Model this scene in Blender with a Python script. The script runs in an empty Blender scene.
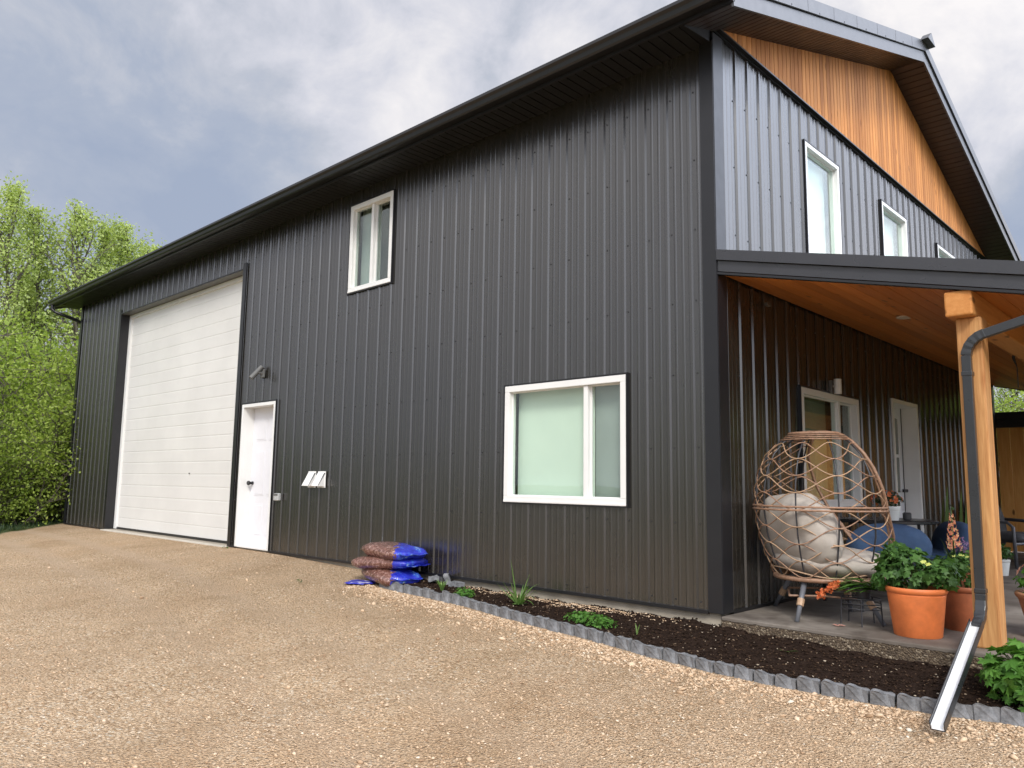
import bpy, math, random
import numpy as np
from mathutils import Vector, Matrix, noise as mnoise

random.seed(7); RNG = np.random.default_rng(7)
SC = bpy.context.scene
COL = SC.collection
R_ = math.radians

# ------------------------------------------------------------------ camera
cam_d = bpy.data.cameras.new("camera"); cam = bpy.data.objects.new("camera", cam_d); COL.objects.link(cam)
cam_d.sensor_width = 36.0; cam_d.lens = 776.8 / 1024 * 36.0
cam_d.clip_start = 0.05; cam_d.clip_end = 2000
def cam_axes(yaw, pitch, roll):
    cy, sy, cp, sp = math.cos(yaw), math.sin(yaw), math.cos(pitch), math.sin(pitch)
    f = Vector((-sy*cp, cy*cp, sp)); r0 = Vector((cy, sy, 0)); u0 = r0.cross(f)
    c, s = math.cos(roll), math.sin(roll)
    return r0*c + u0*s, u0*c - r0*s, f
r, u, f = cam_axes(R_(43.714), R_(7.312), R_(0.836))
M = Matrix((( r.x, u.x, -f.x, 3.0846), (r.y, u.y, -f.y, -5.6154), (r.z, u.z, -f.z, 0.9665), (0, 0, 0, 1)))
cam.matrix_world = M
SC.camera = cam
SC.render.resolution_x = 1024; SC.render.resolution_y = 768

# ------------------------------------------------------------------ world, sun
SUN_EL, SUN_AZ = R_(40), R_(-48)          # azimuth measured from +X towards +Y
sun_dir = Vector((math.cos(SUN_EL)*math.cos(SUN_AZ), math.cos(SUN_EL)*math.sin(SUN_AZ), math.sin(SUN_EL)))
sd = bpy.data.lights.new("sun", 'SUN'); so = bpy.data.objects.new("sun", sd); COL.objects.link(so)
sd.energy = 1.5; sd.angle = R_(14); sd.color = (1.0, 0.95, 0.87)
so.rotation_euler = sun_dir.to_track_quat('Z', 'Y').to_euler()

W = bpy.data.worlds.new("World"); SC.world = W; W.use_nodes = True
nt = W.node_tree; N = nt.nodes; L = nt.links; N.clear()
def wn(t, **k):
    n = N.new(t)
    for a, b in k.items(): setattr(n, a, b)
    return n
out = wn('ShaderNodeOutputWorld'); bg = wn('ShaderNodeBackground'); L.new(bg.outputs[0], out.inputs[0])
sky = wn('ShaderNodeTexSky', sky_type='NISHITA'); sky.sun_disc = False
sky.sun_elevation = SUN_EL; sky.sun_rotation = R_(90) - SUN_AZ
sky.air_density = 1.2; sky.dust_density = 2.0
bg.inputs[1].default_value = 0.066
tc = wn('ShaderNodeTexCoord'); sep = wn('ShaderNodeSeparateXYZ'); L.new(tc.outputs['Generated'], sep.inputs[0])
def wmath(op, a, b=None, c=None, clamp=False):
    n = wn('ShaderNodeMath', operation=op); n.use_clamp = clamp
    for i, v in enumerate((a, b, c)):
        if v is None: continue
        if isinstance(v, (int, float)): n.inputs[i].default_value = v
        else: L.new(v, n.inputs[i])
    return n.outputs[0]
cmb = wn('ShaderNodeVectorMath', operation='MULTIPLY'); L.new(tc.outputs['Generated'], cmb.inputs[0]); cmb.inputs[1].default_value = (1, 1, 1.35)
def wnoise(scale, det, rough, off, dist=0.0):
    mp = wn('ShaderNodeMapping'); mp.inputs[1].default_value = off; L.new(cmb.outputs[0], mp.inputs[0])
    n = wn('ShaderNodeTexNoise'); n.inputs['Scale'].default_value = scale; n.inputs['Detail'].default_value = det
    n.inputs['Roughness'].default_value = rough; n.inputs['Distortion'].default_value = dist
    L.new(mp.outputs[0], n.inputs[0]); return n.outputs[0]
n1 = wnoise(2.3, 8, 0.55, (3.1, 1.7, 0.4), 0.25); n2 = wnoise(6.5, 8, 0.6, (0.3, 5.2, 2.0), 0.35)
nn = wmath('MULTIPLY_ADD', n2, 0.40, wmath('MULTIPLY', n1, 0.60))
def wspot(px, py, amp, sharp):            # broad bright or dull patch of cloud around a direction of the sky
    d = (f + r*((px-512)/776.8) - u*((py-384)/776.8)).normalized()
    v = wn('ShaderNodeVectorMath', operation='DOT_PRODUCT'); L.new(tc.outputs['Generated'], v.inputs[0]); v.inputs[1].default_value = d
    e = wmath('POWER', wmath('MAXIMUM', v.outputs['Value'], 0.0), sharp)
    return wmath('MULTIPLY', e, amp)
tot = nn
for a in ((375, 150, 0.07, 160), (420, 100, 0.05, 400), (340, 60, 0.03, 60), (990, 60, 0.05, 60), (120, 230, -0.10, 40), (1040, 240, -0.10, 120), (80, 60, -0.03, 60), (560, 30, 0.0, 50)):
    tot = wmath('ADD', tot, wspot(*a))
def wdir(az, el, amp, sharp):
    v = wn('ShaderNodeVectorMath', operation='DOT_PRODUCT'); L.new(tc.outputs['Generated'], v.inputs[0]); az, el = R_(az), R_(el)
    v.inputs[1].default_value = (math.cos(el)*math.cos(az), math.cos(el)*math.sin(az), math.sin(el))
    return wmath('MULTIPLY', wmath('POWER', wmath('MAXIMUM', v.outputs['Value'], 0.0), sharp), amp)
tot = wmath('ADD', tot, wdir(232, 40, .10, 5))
tot = wmath('ADD', wmath('MULTIPLY', wmath('SUBTRACT', tot, .5), 1.4), .515)
ramp = wn('ShaderNodeValToRGB'); cr = ramp.color_ramp
cr.elements[0].position = 0.30; cr.elements[0].color = (0.36, 0.42, 0.55, 1)
cr.elements[1].position = 0.74; cr.elements[1].color = (0.93, 0.90, 0.90, 1)
for p_, c_ in ((0.42, (0.42, 0.47, 0.58, 1)), (0.50, (0.52, 0.55, 0.63, 1)), (0.58, (0.66, 0.67, 0.74, 1))):
    e = cr.elements.new(p_); e.color = c_
L.new(tot, ramp.inputs[0])
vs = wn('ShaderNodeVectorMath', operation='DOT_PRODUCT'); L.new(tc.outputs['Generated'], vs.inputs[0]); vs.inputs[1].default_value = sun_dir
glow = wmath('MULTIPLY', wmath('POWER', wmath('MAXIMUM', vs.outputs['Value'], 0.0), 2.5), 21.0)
scl = wmath('ADD', wmath('ADD', glow, 9.5), wdir(38, 26, 85.0, 10))  # last term: bright sky patch added out of view to light the gable
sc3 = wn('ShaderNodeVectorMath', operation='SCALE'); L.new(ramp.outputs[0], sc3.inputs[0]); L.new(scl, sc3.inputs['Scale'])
mx = wn('ShaderNodeMix', data_type='RGBA'); mx.inputs[0].default_value = 0.96
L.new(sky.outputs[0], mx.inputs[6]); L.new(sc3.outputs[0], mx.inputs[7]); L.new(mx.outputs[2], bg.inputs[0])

SC.view_settings.view_transform = 'Standard'; SC.view_settings.look = 'None'
SC.view_settings.exposure = 0.75; SC.view_settings.gamma = 1.0; SC.view_settings.use_curve_mapping = False
SC.render.engine = 'CYCLES'
SC.cycles.max_bounces = 6; SC.cycles.transparent_max_bounces = 12

# ------------------------------------------------------------------ materials
def new_mat(name):
    m = bpy.data.materials.new(name); m.use_nodes = True
    t = m.node_tree; b = t.nodes['Principled BSDF']; return m, t, b
def nd(t, typ, ins=None, **k):
    n = t.nodes.new(typ)
    for a, b in k.items(): setattr(n, a, b)
    for a, b in (ins or {}).items():
        if hasattr(b, 'is_output'): t.links.new(b, n.inputs[a])
        else: n.inputs[a].default_value = b
    return n
def tnoise(t, scale, det=4, rough=.55, co='Object', vec=None, stretch=None):
    if vec is None:
        vec = nd(t, 'ShaderNodeTexCoord').outputs[co]
    if stretch: vec = nd(t, 'ShaderNodeMapping', {0: vec, 3: stretch}).outputs[0]
    return nd(t, 'ShaderNodeTexNoise', {'Vector': vec, 'Scale': scale, 'Detail': det, 'Roughness': rough}).outputs[0]
def tramp(t, fac, stops):
    n = nd(t, 'ShaderNodeValToRGB', {0: fac}); cr = n.color_ramp
    cr.elements[0].position, cr.elements[0].color = stops[0][0], (*stops[0][1], 1)
    cr.elements[1].position, cr.elements[1].color = stops[-1][0], (*stops[-1][1], 1)
    for p_, c_ in stops[1:-1]:
        e = cr.elements.new(p_); e.color = (*c_, 1)
    return n.outputs[0]
def tmix(t, fac, a, b, mode='MIX'):
    n = nd(t, 'ShaderNodeMix', data_type='RGBA', blend_type=mode)
    for i, v in ((0, fac), (6, a), (7, b)):
        if hasattr(v, 'is_output'): t.links.new(v, n.inputs[i])
        else: n.inputs[i].default_value = v if not isinstance(v, tuple) or len(v) == 4 else (*v, 1)
    return n.outputs[2]
def tmath(t, op, a, b=0.0, clamp=False):
    n = nd(t, 'ShaderNodeMath', {0: a, 1: b}, operation=op); n.use_clamp = clamp; return n.outputs[0]
def bump(t, b, h, strength=.3, dist=.01):
    n = nd(t, 'ShaderNodeBump', {'Height': h, 'Strength': strength, 'Distance': dist}); t.links.new(n.outputs[0], b.inputs['Normal'])
def simple(name, col, rough=.5, var=.12, scale=6., metal=0., spec=.5, bmp=0., bscale=60., coat=0.):
    m, t, b = new_mat(name)
    n = tnoise(t, scale, 5, .6)
    lo = tuple(c*(1-var) for c in col); hi = tuple(min(1, c*(1+var)) for c in col)
    t.links.new(tramp(t, n, [(.3, lo), (.7, hi)]), b.inputs['Base Color'])
    b.inputs['Roughness'].default_value = rough; b.inputs['Metallic'].default_value = metal
    b.inputs['Specular IOR Level'].default_value = spec; b.inputs['Coat Weight'].default_value = coat
    rr = nd(t, 'ShaderNodeMapRange', {0: tnoise(t, scale*2.3, 4), 1: .3, 2: .7, 3: rough*.88, 4: min(1, rough*1.12)})
    t.links.new(rr.outputs[0], b.inputs['Roughness'])
    if bmp: bump(t, b, tnoise(t, bscale, 4), bmp, .01)
    return m
def siding_mat(name, col, rough):
    m, t, b = new_mat(name)
    n = tnoise(t, 1.3, 6, .6, stretch=(1, 1, .25))
    streak = tnoise(t, 9, 4, .6, stretch=(1, 1, .06))
    f_ = tmath(t, 'ADD', tmath(t, 'MULTIPLY', n, .85), tmath(t, 'MULTIPLY', streak, .15))
    c = tramp(t, f_, [(.3, tuple(x*.95 for x in col)), (.7, tuple(x*1.05 for x in col))])
    z = nd(t, 'ShaderNodeSeparateXYZ', {0: nd(t, 'ShaderNodeNewGeometry').outputs['Position']}).outputs[2]
    # dust splashed up from the gravel on the lowest half metre
    dz = nd(t, 'ShaderNodeMapRange', {0: tmath(t, 'ADD', z, tmath(t, 'MULTIPLY', tnoise(t, 5, 5, .7), .35)), 1: .45, 2: .05, 3: 0., 4: .10}).outputs[0]
    c = tmix(t, dz, c, (.15, .12, .09))
    t.links.new(c, b.inputs['Base Color'])
    t.links.new(nd(t, 'ShaderNodeMapRange', {0: f_, 1: .3, 2: .7, 3: rough*.85, 4: rough*1.15}).outputs[0], b.inputs['Roughness'])
    b.inputs['Specular IOR Level'].default_value = 1.0; b.inputs['IOR'].default_value = 1.6
    bump(t, b, tnoise(t, 2.6, 3, .5, stretch=(1, 1, .5)), .13, .02)
    return m
def wood_mat(name, c0, c1, knot=(.12, .045, .015), axis=2, rough=.55, knots=1.0):
    """boards are separate islands: tint per board, grain along `axis`, dark knots"""
    m, t, b = new_mat(name)
    geo = nd(t, 'ShaderNodeNewGeometry'); ri = geo.outputs['Random Per Island']
    st = [9, 9, 9]; st[axis] = .55
    pos = nd(t, 'ShaderNodeVectorMath', {0: geo.outputs['Position'], 1: nd(t, 'ShaderNodeCombineXYZ', {axis: tmath(t, 'MULTIPLY', ri, 37.)}).outputs[0]}, operation='ADD').outputs[0]
    g = nd(t, 'ShaderNodeTexNoise', {'Vector': nd(t, 'ShaderNodeMapping', {0: pos, 3: tuple(st)}).outputs[0], 'Scale': 3.2, 'Detail': 7, 'Roughness': .62, 'Distortion': .5}).outputs[0]
    g2 = nd(t, 'ShaderNodeTexNoise', {'Vector': nd(t, 'ShaderNodeMapping', {0: pos, 3: tuple(s*6 for s in st)}).outputs[0], 'Scale': 3, 'Detail': 3}).outputs[0]
    gg = tmath(t, 'ADD', tmath(t, 'MULTIPLY', g, .75), tmath(t, 'MULTIPLY', g2, .25))
    c = tramp(t, gg, [(.32, c0), (.68, c1)])
    c = tmix(t, 1.0, c, tramp(t, ri, [(0, (.74, .70, .66)), (.5, (.95, .95, .95)), (1, (1.15, 1.15, 1.1))]), 'MULTIPLY')
    sk = [7, 7, 7]; sk[axis] = 3.0
    v = nd(t, 'ShaderNodeTexVoronoi', {'Vector': nd(t, 'ShaderNodeMapping', {0: pos, 3: tuple(sk)}).outputs[0], 'Scale': .8, 'Randomness': 1.}).outputs['Distance']
    k = nd(t, 'ShaderNodeMapRange', {0: v, 1: .07, 2: .14, 3: .85*knots, 4: 0.}).outputs[0]
    c = tmix(t, k, c, knot)
    t.links.new(c, b.inputs['Base Color']); b.inputs['Roughness'].default_value = rough
    b.inputs['Specular IOR Level'].default_value = .18
    bump(t, b, gg, .25, .004)
    return m
def leaf_mat(name, cols, trans=.35, rough=.5):
    m, t, b = new_mat(name)
    ri = nd(t, 'ShaderNodeNewGeometry').outputs['Random Per Island']
    oi = nd(t, 'ShaderNodeObjectInfo').outputs['Random']
    big = tnoise(t, .9, 3, .5)
    fx = tmath(t, 'ADD', tmath(t, 'MULTIPLY', ri, .55), tmath(t, 'ADD', tmath(t, 'MULTIPLY', big, .5), tmath(t, 'MULTIPLY', oi, .12)))
    fx = tmath(t, 'SUBTRACT', fx, .1)
    k = len(cols); c = tramp(t, fx, [(i/(k-1)*.8+.1, cc) for i, cc in enumerate(cols)])
    t.links.new(c, b.inputs['Base Color']); b.inputs['Roughness'].default_value = rough; b.inputs['Specular IOR Level'].default_value = .3
    tr = nd(t, 'ShaderNodeBsdfTranslucent'); t.links.new(tmix(t, 1., c, (1.25, 1.3, .7), 'MULTIPLY'), tr.inputs[0])
    mxs = nd(t, 'ShaderNodeMixShader', {0: trans, 1: b.outputs[0], 2: tr.outputs[0]})
    t.links.new(mxs.outputs[0], t.nodes['Material Output'].inputs[0]); return m
def glass_mat(name, tint=(.93, .97, .95), refl=.12):
    m, t, b = new_mat(name); t.nodes.remove(b)
    tr = nd(t, 'ShaderNodeBsdfTransparent', {0: (*tint, 1)}); gl = nd(t, 'ShaderNodeBsdfGlossy', {0: (.95, 1, .98, 1), 'Roughness': .015})
    wob = nd(t, 'ShaderNodeBump', {'Height': tnoise(t, 1.8, 2), 'Strength': .03, 'Distance': .02}); t.links.new(wob.outputs[0], gl.inputs['Normal'])
    fr = nd(t, 'ShaderNodeLayerWeight', {0: .5}); fac = tmath(t, 'ADD', tmath(t, 'MULTIPLY', tmath(t, 'POWER', fr.outputs['Facing'], 4.), .85), refl-.06, True)
    mxs = nd(t, 'ShaderNodeMixShader', {0: fac, 1: tr.outputs[0], 2: gl.outputs[0]})
    t.links.new(mxs.outputs[0], t.nodes['Material Output'].inputs[0]); return m

MT = {}
MT['siding'] = siding_mat('siding_charcoal', (.017, .0152, .0122), .27)
MT['trim'] = simple('trim_charcoal', (.014, .0145, .017), .34, .1, 4, spec=.45)
MT['porchtrim'] = simple('porch_trim_charcoal', (.032, .033, .038), .30, .1, 4, spec=.6)
MT['trim_sheen'] = simple('rake_trim_sky_sheen', (.062, .064, .070), .33, .08, 4, spec=.8)  # paler than the other trim: reflected sky put into the base colour
MT['black'] = simple('black_metal', (.012, .012, .014), .35, .15, 5)
MT['soffit'] = simple('soffit_dark', (.008, .008, .009), .5, .15, 3)
MT['rakesoffit'] = simple('rake_soffit_reflected_brown', (.035, .021, .017), .42, .15, 3, spec=.55)  # brownish reflection on the soffit put into its base colour
MT['roofmetal'] = simple('roof_metal', (.035, .035, .037), .35, .1, 2)
MT['screw'] = simple('screw_head', (.03, .03, .032), .3, .1, 5)
MT['white'] = simple('white_vinyl', (.78, .78, .76), .35, .04, 3)
MT['doorwhite'] = simple('white_steel_door', (.74, .74, .77), .4, .04, 2)
MT['odoor'] = simple('overhead_door_white', (.71, .70, .67), .42, .05, 1.2, bmp=.08, bscale=90)
MT['blind'] = simple('blind_pale_green', (.72, .80, .70), .8, .05, 1.5)
MT['blindgrey'] = simple('blind_grey', (.33, .36, .34), .8, .08, 1.5)
MT['roomdark'] = simple('room_dark', (.035, .035, .03), .8, .3, 1.5)  # dark sheet painted to stand for the unlit room behind the glass
MT['blindtan'] = simple('blind_tan', (.26, .30, .22), .8, .15, 1.5)
MT['blindwhite'] = simple('blind_white', (.78, .84, .80), .8, .04, 1.5)
MT['glass'] = glass_mat('window_glass')
MT['concrete'] = simple('concrete', (.33, .29, .23), .9, .22, 5, bmp=.3, bscale=50)
MT['gablewood'] = wood_mat('gable_cedar', (.42, .155, .042), (.68, .315, .105), axis=2, rough=.7, knots=.6)
MT['ceilwood'] = wood_mat('porch_ceiling_pine', (.50, .145, .030), (.66, .245, .062), axis=1, knots=.8, rough=.4)
MT['post'] = wood_mat('post_timber', (.40, .165, .055), (.74, .42, .175), axis=2, knots=.9)
MT['beam'] = wood_mat('beam_timber', (.55, .22, .06), (.72, .35, .12), axis=1, knots=.9)
MT['privwood'] = wood_mat('knotty_pine', (.66, .28, .07), (.85, .45, .15), axis=2, knots=1.)
MT['wicker'] = simple('wicker_resin', (.30, .175, .11), .5, .3, 40)
MT['wickerlt'] = simple('wicker_resin_light', (.40, .26, .16), .5, .25, 40)
MT['greysteel'] = simple('grey_powder_steel', (.13, .135, .15), .4, .1, 8)
MT['darksteel'] = simple('dark_steel', (.035, .035, .04), .4, .1, 8)
MT['cream'] = simple('cream_canvas', (.42, .378, .33), .9, .1, 8, bmp=.35, bscale=14)
MT['blue'] = simple('navy_fabric', (.038, .078, .16), .85, .25, 6, bmp=.2, bscale=160)
MT['greyfab'] = simple('grey_outdoor_fabric', (.085, .085, .09), .8, .2, 9, bmp=.2, bscale=160)
MT['terracotta'] = simple('terracotta_orange', (.62, .165, .045), .55, .22, 7, bmp=.06, bscale=25)
MT['terracotta2'] = simple('terracotta_brown', (.36, .11, .045), .6, .3, 6, bmp=.08, bscale=25)
MT['terracotta3'] = simple('terracotta_dull', (.38, .19, .10), .7, .25, 6, bmp=.1, bscale=25)
MT['whitepot'] = simple('white_ceramic', (.74, .76, .74), .4, .06, 5)
MT['potsoil'] = simple('pot_soil', (.03, .02, .014), .95, .4, 30, bmp=.6, bscale=60)
MT['green'] = leaf_mat('leaf_garden', [(.03, .075, .018), (.055, .13, .028), (.09, .19, .045), (.14, .27, .07)], .28)
MT['greenlt'] = leaf_mat('leaf_fresh', [(.05, .14, .02), (.09, .22, .035), (.15, .31, .06)], .3)
MT['grassgreen'] = leaf_mat('leaf_blade', [(.10, .20, .05), (.18, .30, .08), (.26, .38, .14)], .3)
MT['darkleaf'] = leaf_mat('leaf_dark', [(.012, .03, .012), (.03, .06, .02), (.06, .09, .03)], .15)
MT['stem'] = simple('plant_stem', (.08, .12, .03), .7, .3, 20)
MT['orangefl'] = leaf_mat('flower_orange', [(.50, .09, .03), (.68, .17, .06), (.75, .32, .12)], .2)
MT['pinkfl'] = leaf_mat('flower_pink', [(.60, .20, .16), (.70, .33, .28), (.75, .55, .42)], .2)
MT['yellowfl'] = leaf_mat('flower_yellow', [(.55, .60, .12), (.68, .72, .25)], .2)
MT['purplefl'] = leaf_mat('flower_purple', [(.13, .06, .16), (.22, .14, .28)], .2)
MT['peachfl'] = leaf_mat('flower_peach', [(.62, .14, .09), (.70, .30, .18), (.70, .55, .30)], .2)
MT['block'] = simple('edging_concrete', (.18, .183, .19), .88, .45, 18, bmp=.35, bscale=120)
MT['bark'] = simple('bark', (.10, .085, .065), .9, .3, 5, bmp=.5, bscale=12)
MT['treeleaf'] = leaf_mat('leaf_poplar', [(.22, .29, .07), (.34, .42, .12), (.46, .54, .19), (.56, .63, .30)], .42)
MT['bushleaf'] = leaf_mat('leaf_bush', [(.10, .15, .025), (.22, .31, .05), (.36, .46, .09), (.50, .58, .17)], .42)
MT['ventwhite'] = simple('vent_white', (.80, .80, .78), .4, .04, 4)
MT['lightgrey'] = simple('fixture_grey', (.13, .13, .125), .45, .1, 8)
MT['outlet'] = simple('outlet_cover_grey', (.42, .43, .42), .5, .1, 8)
MT['spoutwhite'] = simple('spout_white_inside', (.74, .75, .76), .3, .06, 9)
MT['downspout'] = simple('downspout_black', (.022, .024, .027), .3, .15, 5, spec=.6)
MT['tabletop'] = simple('black_table', (.03, .03, .032), .25, .2, 5)
MT['discwhite'] = simple('ceiling_disc', (.62, .5, .4), .5, .05, 5)
MT['labelwhite'] = simple('label_white', (.75, .75, .75), .5, .05, 5)

# ------------------------------------------------------------------ mesh builder
class MB:
    def __init__(s): s.v = []; s.f = []; s.mi = []; s.cur = 0
    def add(s, vs, fs):
        o = len(s.v); s.v += [tuple(v) for v in vs]; s.f += [tuple(i+o for i in q) for q in fs]; s.mi += [s.cur]*len(fs)
    def box(s, a, b):
        x0, y0, z0 = (min(a[i], b[i]) for i in range(3)); x1, y1, z1 = (max(a[i], b[i]) for i in range(3))
        s.add([(x0,y0,z0),(x1,y0,z0),(x1,y1,z0),(x0,y1,z0),(x0,y0,z1),(x1,y0,z1),(x1,y1,z1),(x0,y1,z1)],
              [(0,3,2,1),(4,5,6,7),(0,1,5,4),(1,2,6,5),(2,3,7,6),(3,0,4,7)])
    def hexa(s, v8):  # bottom 4 ccw, top 4 ccw
        s.add(v8, [(0,3,2,1),(4,5,6,7),(0,1,5,4),(1,2,6,5),(2,3,7,6),(3,0,4,7)])
    def tube(s, pts, rad, n=8, caps=True, closed=False):
        pts = [Vector(p) for p in pts]; k = len(pts)
        if not isinstance(rad, (list, tuple)): rad = [rad]*k
        rings = []; prev = None
        for i, p in enumerate(pts):
            if closed: t = pts[(i+1) % k]-pts[i-1]
            else: t = pts[min(i+1, k-1)]-pts[max(i-1, 0)]
            if t.length < 1e-9: t = Vector((0,0,1))
            t.normalize()
            if prev is None:
                a = Vector((0,0,1)) if abs(t.z) < .9 else Vector((1,0,0)); x = t.cross(a).normalized()
            else:
                x = prev - t*prev.dot(t)
                x = x.normalized() if x.length > 1e-6 else t.orthogonal().normalized()
            prev = x; y = t.cross(x)
            rings.append([p + (x*math.cos(2*math.pi*j/n) + y*math.sin(2*math.pi*j/n))*rad[i] for j in range(n)])
        vs = [q for rg in rings for q in rg]; fs = []
        for i in range(k if closed else k-1):
            a, b = i*n, ((i+1) % k)*n
            for j in range(n): fs.append((a+j, a+(j+1) % n, b+(j+1) % n, b+j))
        if caps and not closed: fs += [tuple(range(n-1, -1, -1)), tuple((k-1)*n+j for j in range(n))]
        s.add(vs, fs)
    def lathe(s, prof, c=(0,0,0), n=32):
        vs = []; fs = []; k = len(prof)
        for rr, z in prof:
            for j in range(n):
                a = 2*math.pi*j/n; vs.append((c[0]+rr*math.cos(a), c[1]+rr*math.sin(a), c[2]+z))
        for i in range(k-1):
            for j in range(n): fs.append((i*n+j, i*n+(j+1) % n, (i+1)*n+(j+1) % n, (i+1)*n+j))
        fs.append(tuple(range(n-1, -1, -1))); fs.append(tuple((k-1)*n+j for j in range(n)))
        s.add(vs, fs)
    def prism(s, poly, fn, d0, d1):  # poly 2D, fn(u,v,d)->xyz
        n = len(poly); s.add([fn(a, b, d0) for a, b in poly]+[fn(a, b, d1) for a, b in poly],
            [tuple(range(n)), tuple(range(2*n-1, n-1, -1))]+[(i, i+n, (i+1) % n+n, (i+1) % n) for i in range(n)])
    def build(s, name, mat, parent=None, origin=None, smooth=False, bevel=0):
        o_w = Vector(origin) if origin is not None else (parent_origin(parent) if parent else Vector((0,0,0)))
        me = bpy.data.meshes.new(name)
        me.from_pydata([(x-o_w.x, y-o_w.y, z-o_w.z) for x, y, z in s.v], [], s.f)
        for m in (mat if isinstance(mat, (list, tuple)) else [mat]): me.materials.append(m)
        if isinstance(mat, (list, tuple)): me.polygons.foreach_set('material_index', s.mi)
        me.validate(); me.update()
        import bmesh
        if len(s.f) < 60000:
            bm = bmesh.new(); bm.from_mesh(me); bmesh.ops.recalc_face_normals(bm, faces=bm.faces) if name not in NORECALC else None
            bm.to_mesh(me); bm.free()
        if smooth: me.polygons.foreach_set('use_smooth', [True]*len(me.polygons))
        o = bpy.data.objects.new(name, me); COL.objects.link(o)
        if parent: o.parent = parent
        else: o.location = o_w
        if bevel:
            md = o.modifiers.new('bevel', 'BEVEL'); md.width = bevel; md.segments = 2; md.limit_method = 'ANGLE'; md.angle_limit = R_(40)
        return o
NORECALC = {'crown', 'foliage', 'flowers', 'flower', 'gravel_stones', 'soil_crumbs', 'grass'}
def parent_origin(p):
    v = Vector((0,0,0))
    while p is not None: v += Vector(p.location); p = p.parent
    return v
def tag(o, label=None, cat=None, group=None, kind=None):
    if label: o['label'] = label
    if cat: o['category'] = cat
    if group: o['group'] = group
    if kind: o['kind'] = kind
    return o
def thing(name, loc, label, cat, group=None):
    o = bpy.data.objects.new(name, None); COL.objects.link(o); o.location = loc; o.empty_display_size = .2
    return tag(o, label, cat, group)
def copy_tree(o, parent=None, loc=None, rz=None, sc=None, label=None):
    c = o.copy(); COL.objects.link(c)
    if parent: c.parent = parent
    if loc is not None: c.location = loc
    if rz is not None: c.rotation_euler = (0, 0, rz)
    if sc is not None: c.scale = sc if isinstance(sc, tuple) else (sc, sc, sc)
    if label: c['label'] = label
    for ch in list(o.children): copy_tree(ch, c)
    return c
def np_mesh(name, V, F, mat, parent=None, loc=(0,0,0)):
    me = bpy.data.meshes.new(name); nv = len(V); k = F.shape[1]
    me.vertices.add(nv); me.vertices.foreach_set('co', V.astype(np.float32).ravel())
    me.loops.add(F.size); me.loops.foreach_set('vertex_index', F.astype(np.int32).ravel())
    me.polygons.add(len(F)); me.polygons.foreach_set('loop_start', np.arange(0, F.size, k, dtype=np.int32))
    me.materials.append(mat); me.update(calc_edges=True); me.validate()
    o = bpy.data.objects.new(name, me); COL.objects.link(o); o.location = loc
    if parent: o.parent = parent
    return o

# ------------------------------------------------------------------ ground heights
GX = [-60, -16, -8, -6.5, -4.2, -3, -2, -1, 0, 1, 2.5, 60]
GZ = [-.25, -.03, -.02, -.03, -.09, -.12, -.155, -.20, -.245, -.265, -.27, -.5]
def zg(x, y):
    z = float(np.interp(x, GX, GZ)) + .06*min(0, max(y, -7))
    return z
def rut(x, y):
    w = y+.03*max(0, x+13)**1.5; q = 0
    for c in (-.85, -1.7, -3.6, -4.9): d = (w-c)/.22; q -= .022*math.exp(-d*d); q += .012*math.exp(-((abs(d)-1.6)/.7)**2)
    return q
def zrough(x, y):
    n = mnoise.noise(Vector((x*.6, y*.6, 0)))*.02 + mnoise.noise(Vector((x*2.3, y*2.3, 5)))*.006
    dist = min(1., max(0., (-y-.5)/1.0)); return (n + mnoise.noise(Vector((x*7, y*7, 9)))*.005 + (rut(x, y) if x > -16 else 0))*dist
EDGE = [(-4.6,-.05),(-3.9,-.44),(-3.45,-.50),(-2.85,-.50),(-2.40,-.50),(-1.90,-.55),(-1.25,-.58),(-.8,-.585),(-.42,-.62),(0,-.635),(.45,-.655),(.8,-.64),(1.2,-.61),(1.6,-.57),(2.0,-.48),(2.6,-.42)]
def edge_y(x): return float(np.interp(x, [e[0] for e in EDGE], [e[1] for e in EDGE]))

# ground: one sheet, fine in the yard and coarse to the horizon
def axis_vals(lo, hi, step, far):
    a = list(np.arange(lo, hi+1e-6, step)); g = step; x = lo; pre = []
    while x > -far: g *= 1.35; x -= g; pre.append(x)
    g = step; x = a[-1]; post = []
    while x < far: g *= 1.35; x += g; post.append(x)
    return np.array(pre[::-1]+a+post)
xs = axis_vals(-17, 5, .12, 600); ys = axis_vals(-7, 0.2, .12, 600)
V = np.array([(x, y, zg(x, y) + (zrough(x, y) if -20 < x < 8 and -12 < y < 1 else 0) - (.35 if (-15.3 < x < -.1 and .15 < y < 9) else 0)) for y in ys for x in xs])
nx_, ny_ = len(xs), len(ys)
ii, jj = np.meshgrid(np.arange(nx_-1), np.arange(ny_-1)); a0 = (jj*nx_+ii).ravel()
F = np.stack([a0, a0+1, a0+1+nx_, a0+nx_], 1)
m, t, b = new_mat('ground_gravel_and_grass')
pos = nd(t, 'ShaderNodeNewGeometry').outputs['Position']
sp = nd(t, 'ShaderNodeSeparateXYZ', {0: pos})
v1 = nd(t, 'ShaderNodeTexVoronoi', {'Vector': pos, 'Scale': 62., 'Randomness': 1.})
v2 = nd(t, 'ShaderNodeTexVoronoi', {'Vector': pos, 'Scale': 120., 'Randomness': 1.})
big = tnoise(t, .55, 5, .6, vec=pos); mid = tnoise(t, 3.5, 6, .65, vec=pos)
s1 = nd(t, 'ShaderNodeSeparateColor', {0: v1.outputs['Color']}).outputs[0]; s2 = nd(t, 'ShaderNodeSeparateColor', {0: v2.outputs['Color']}).outputs[1]
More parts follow.
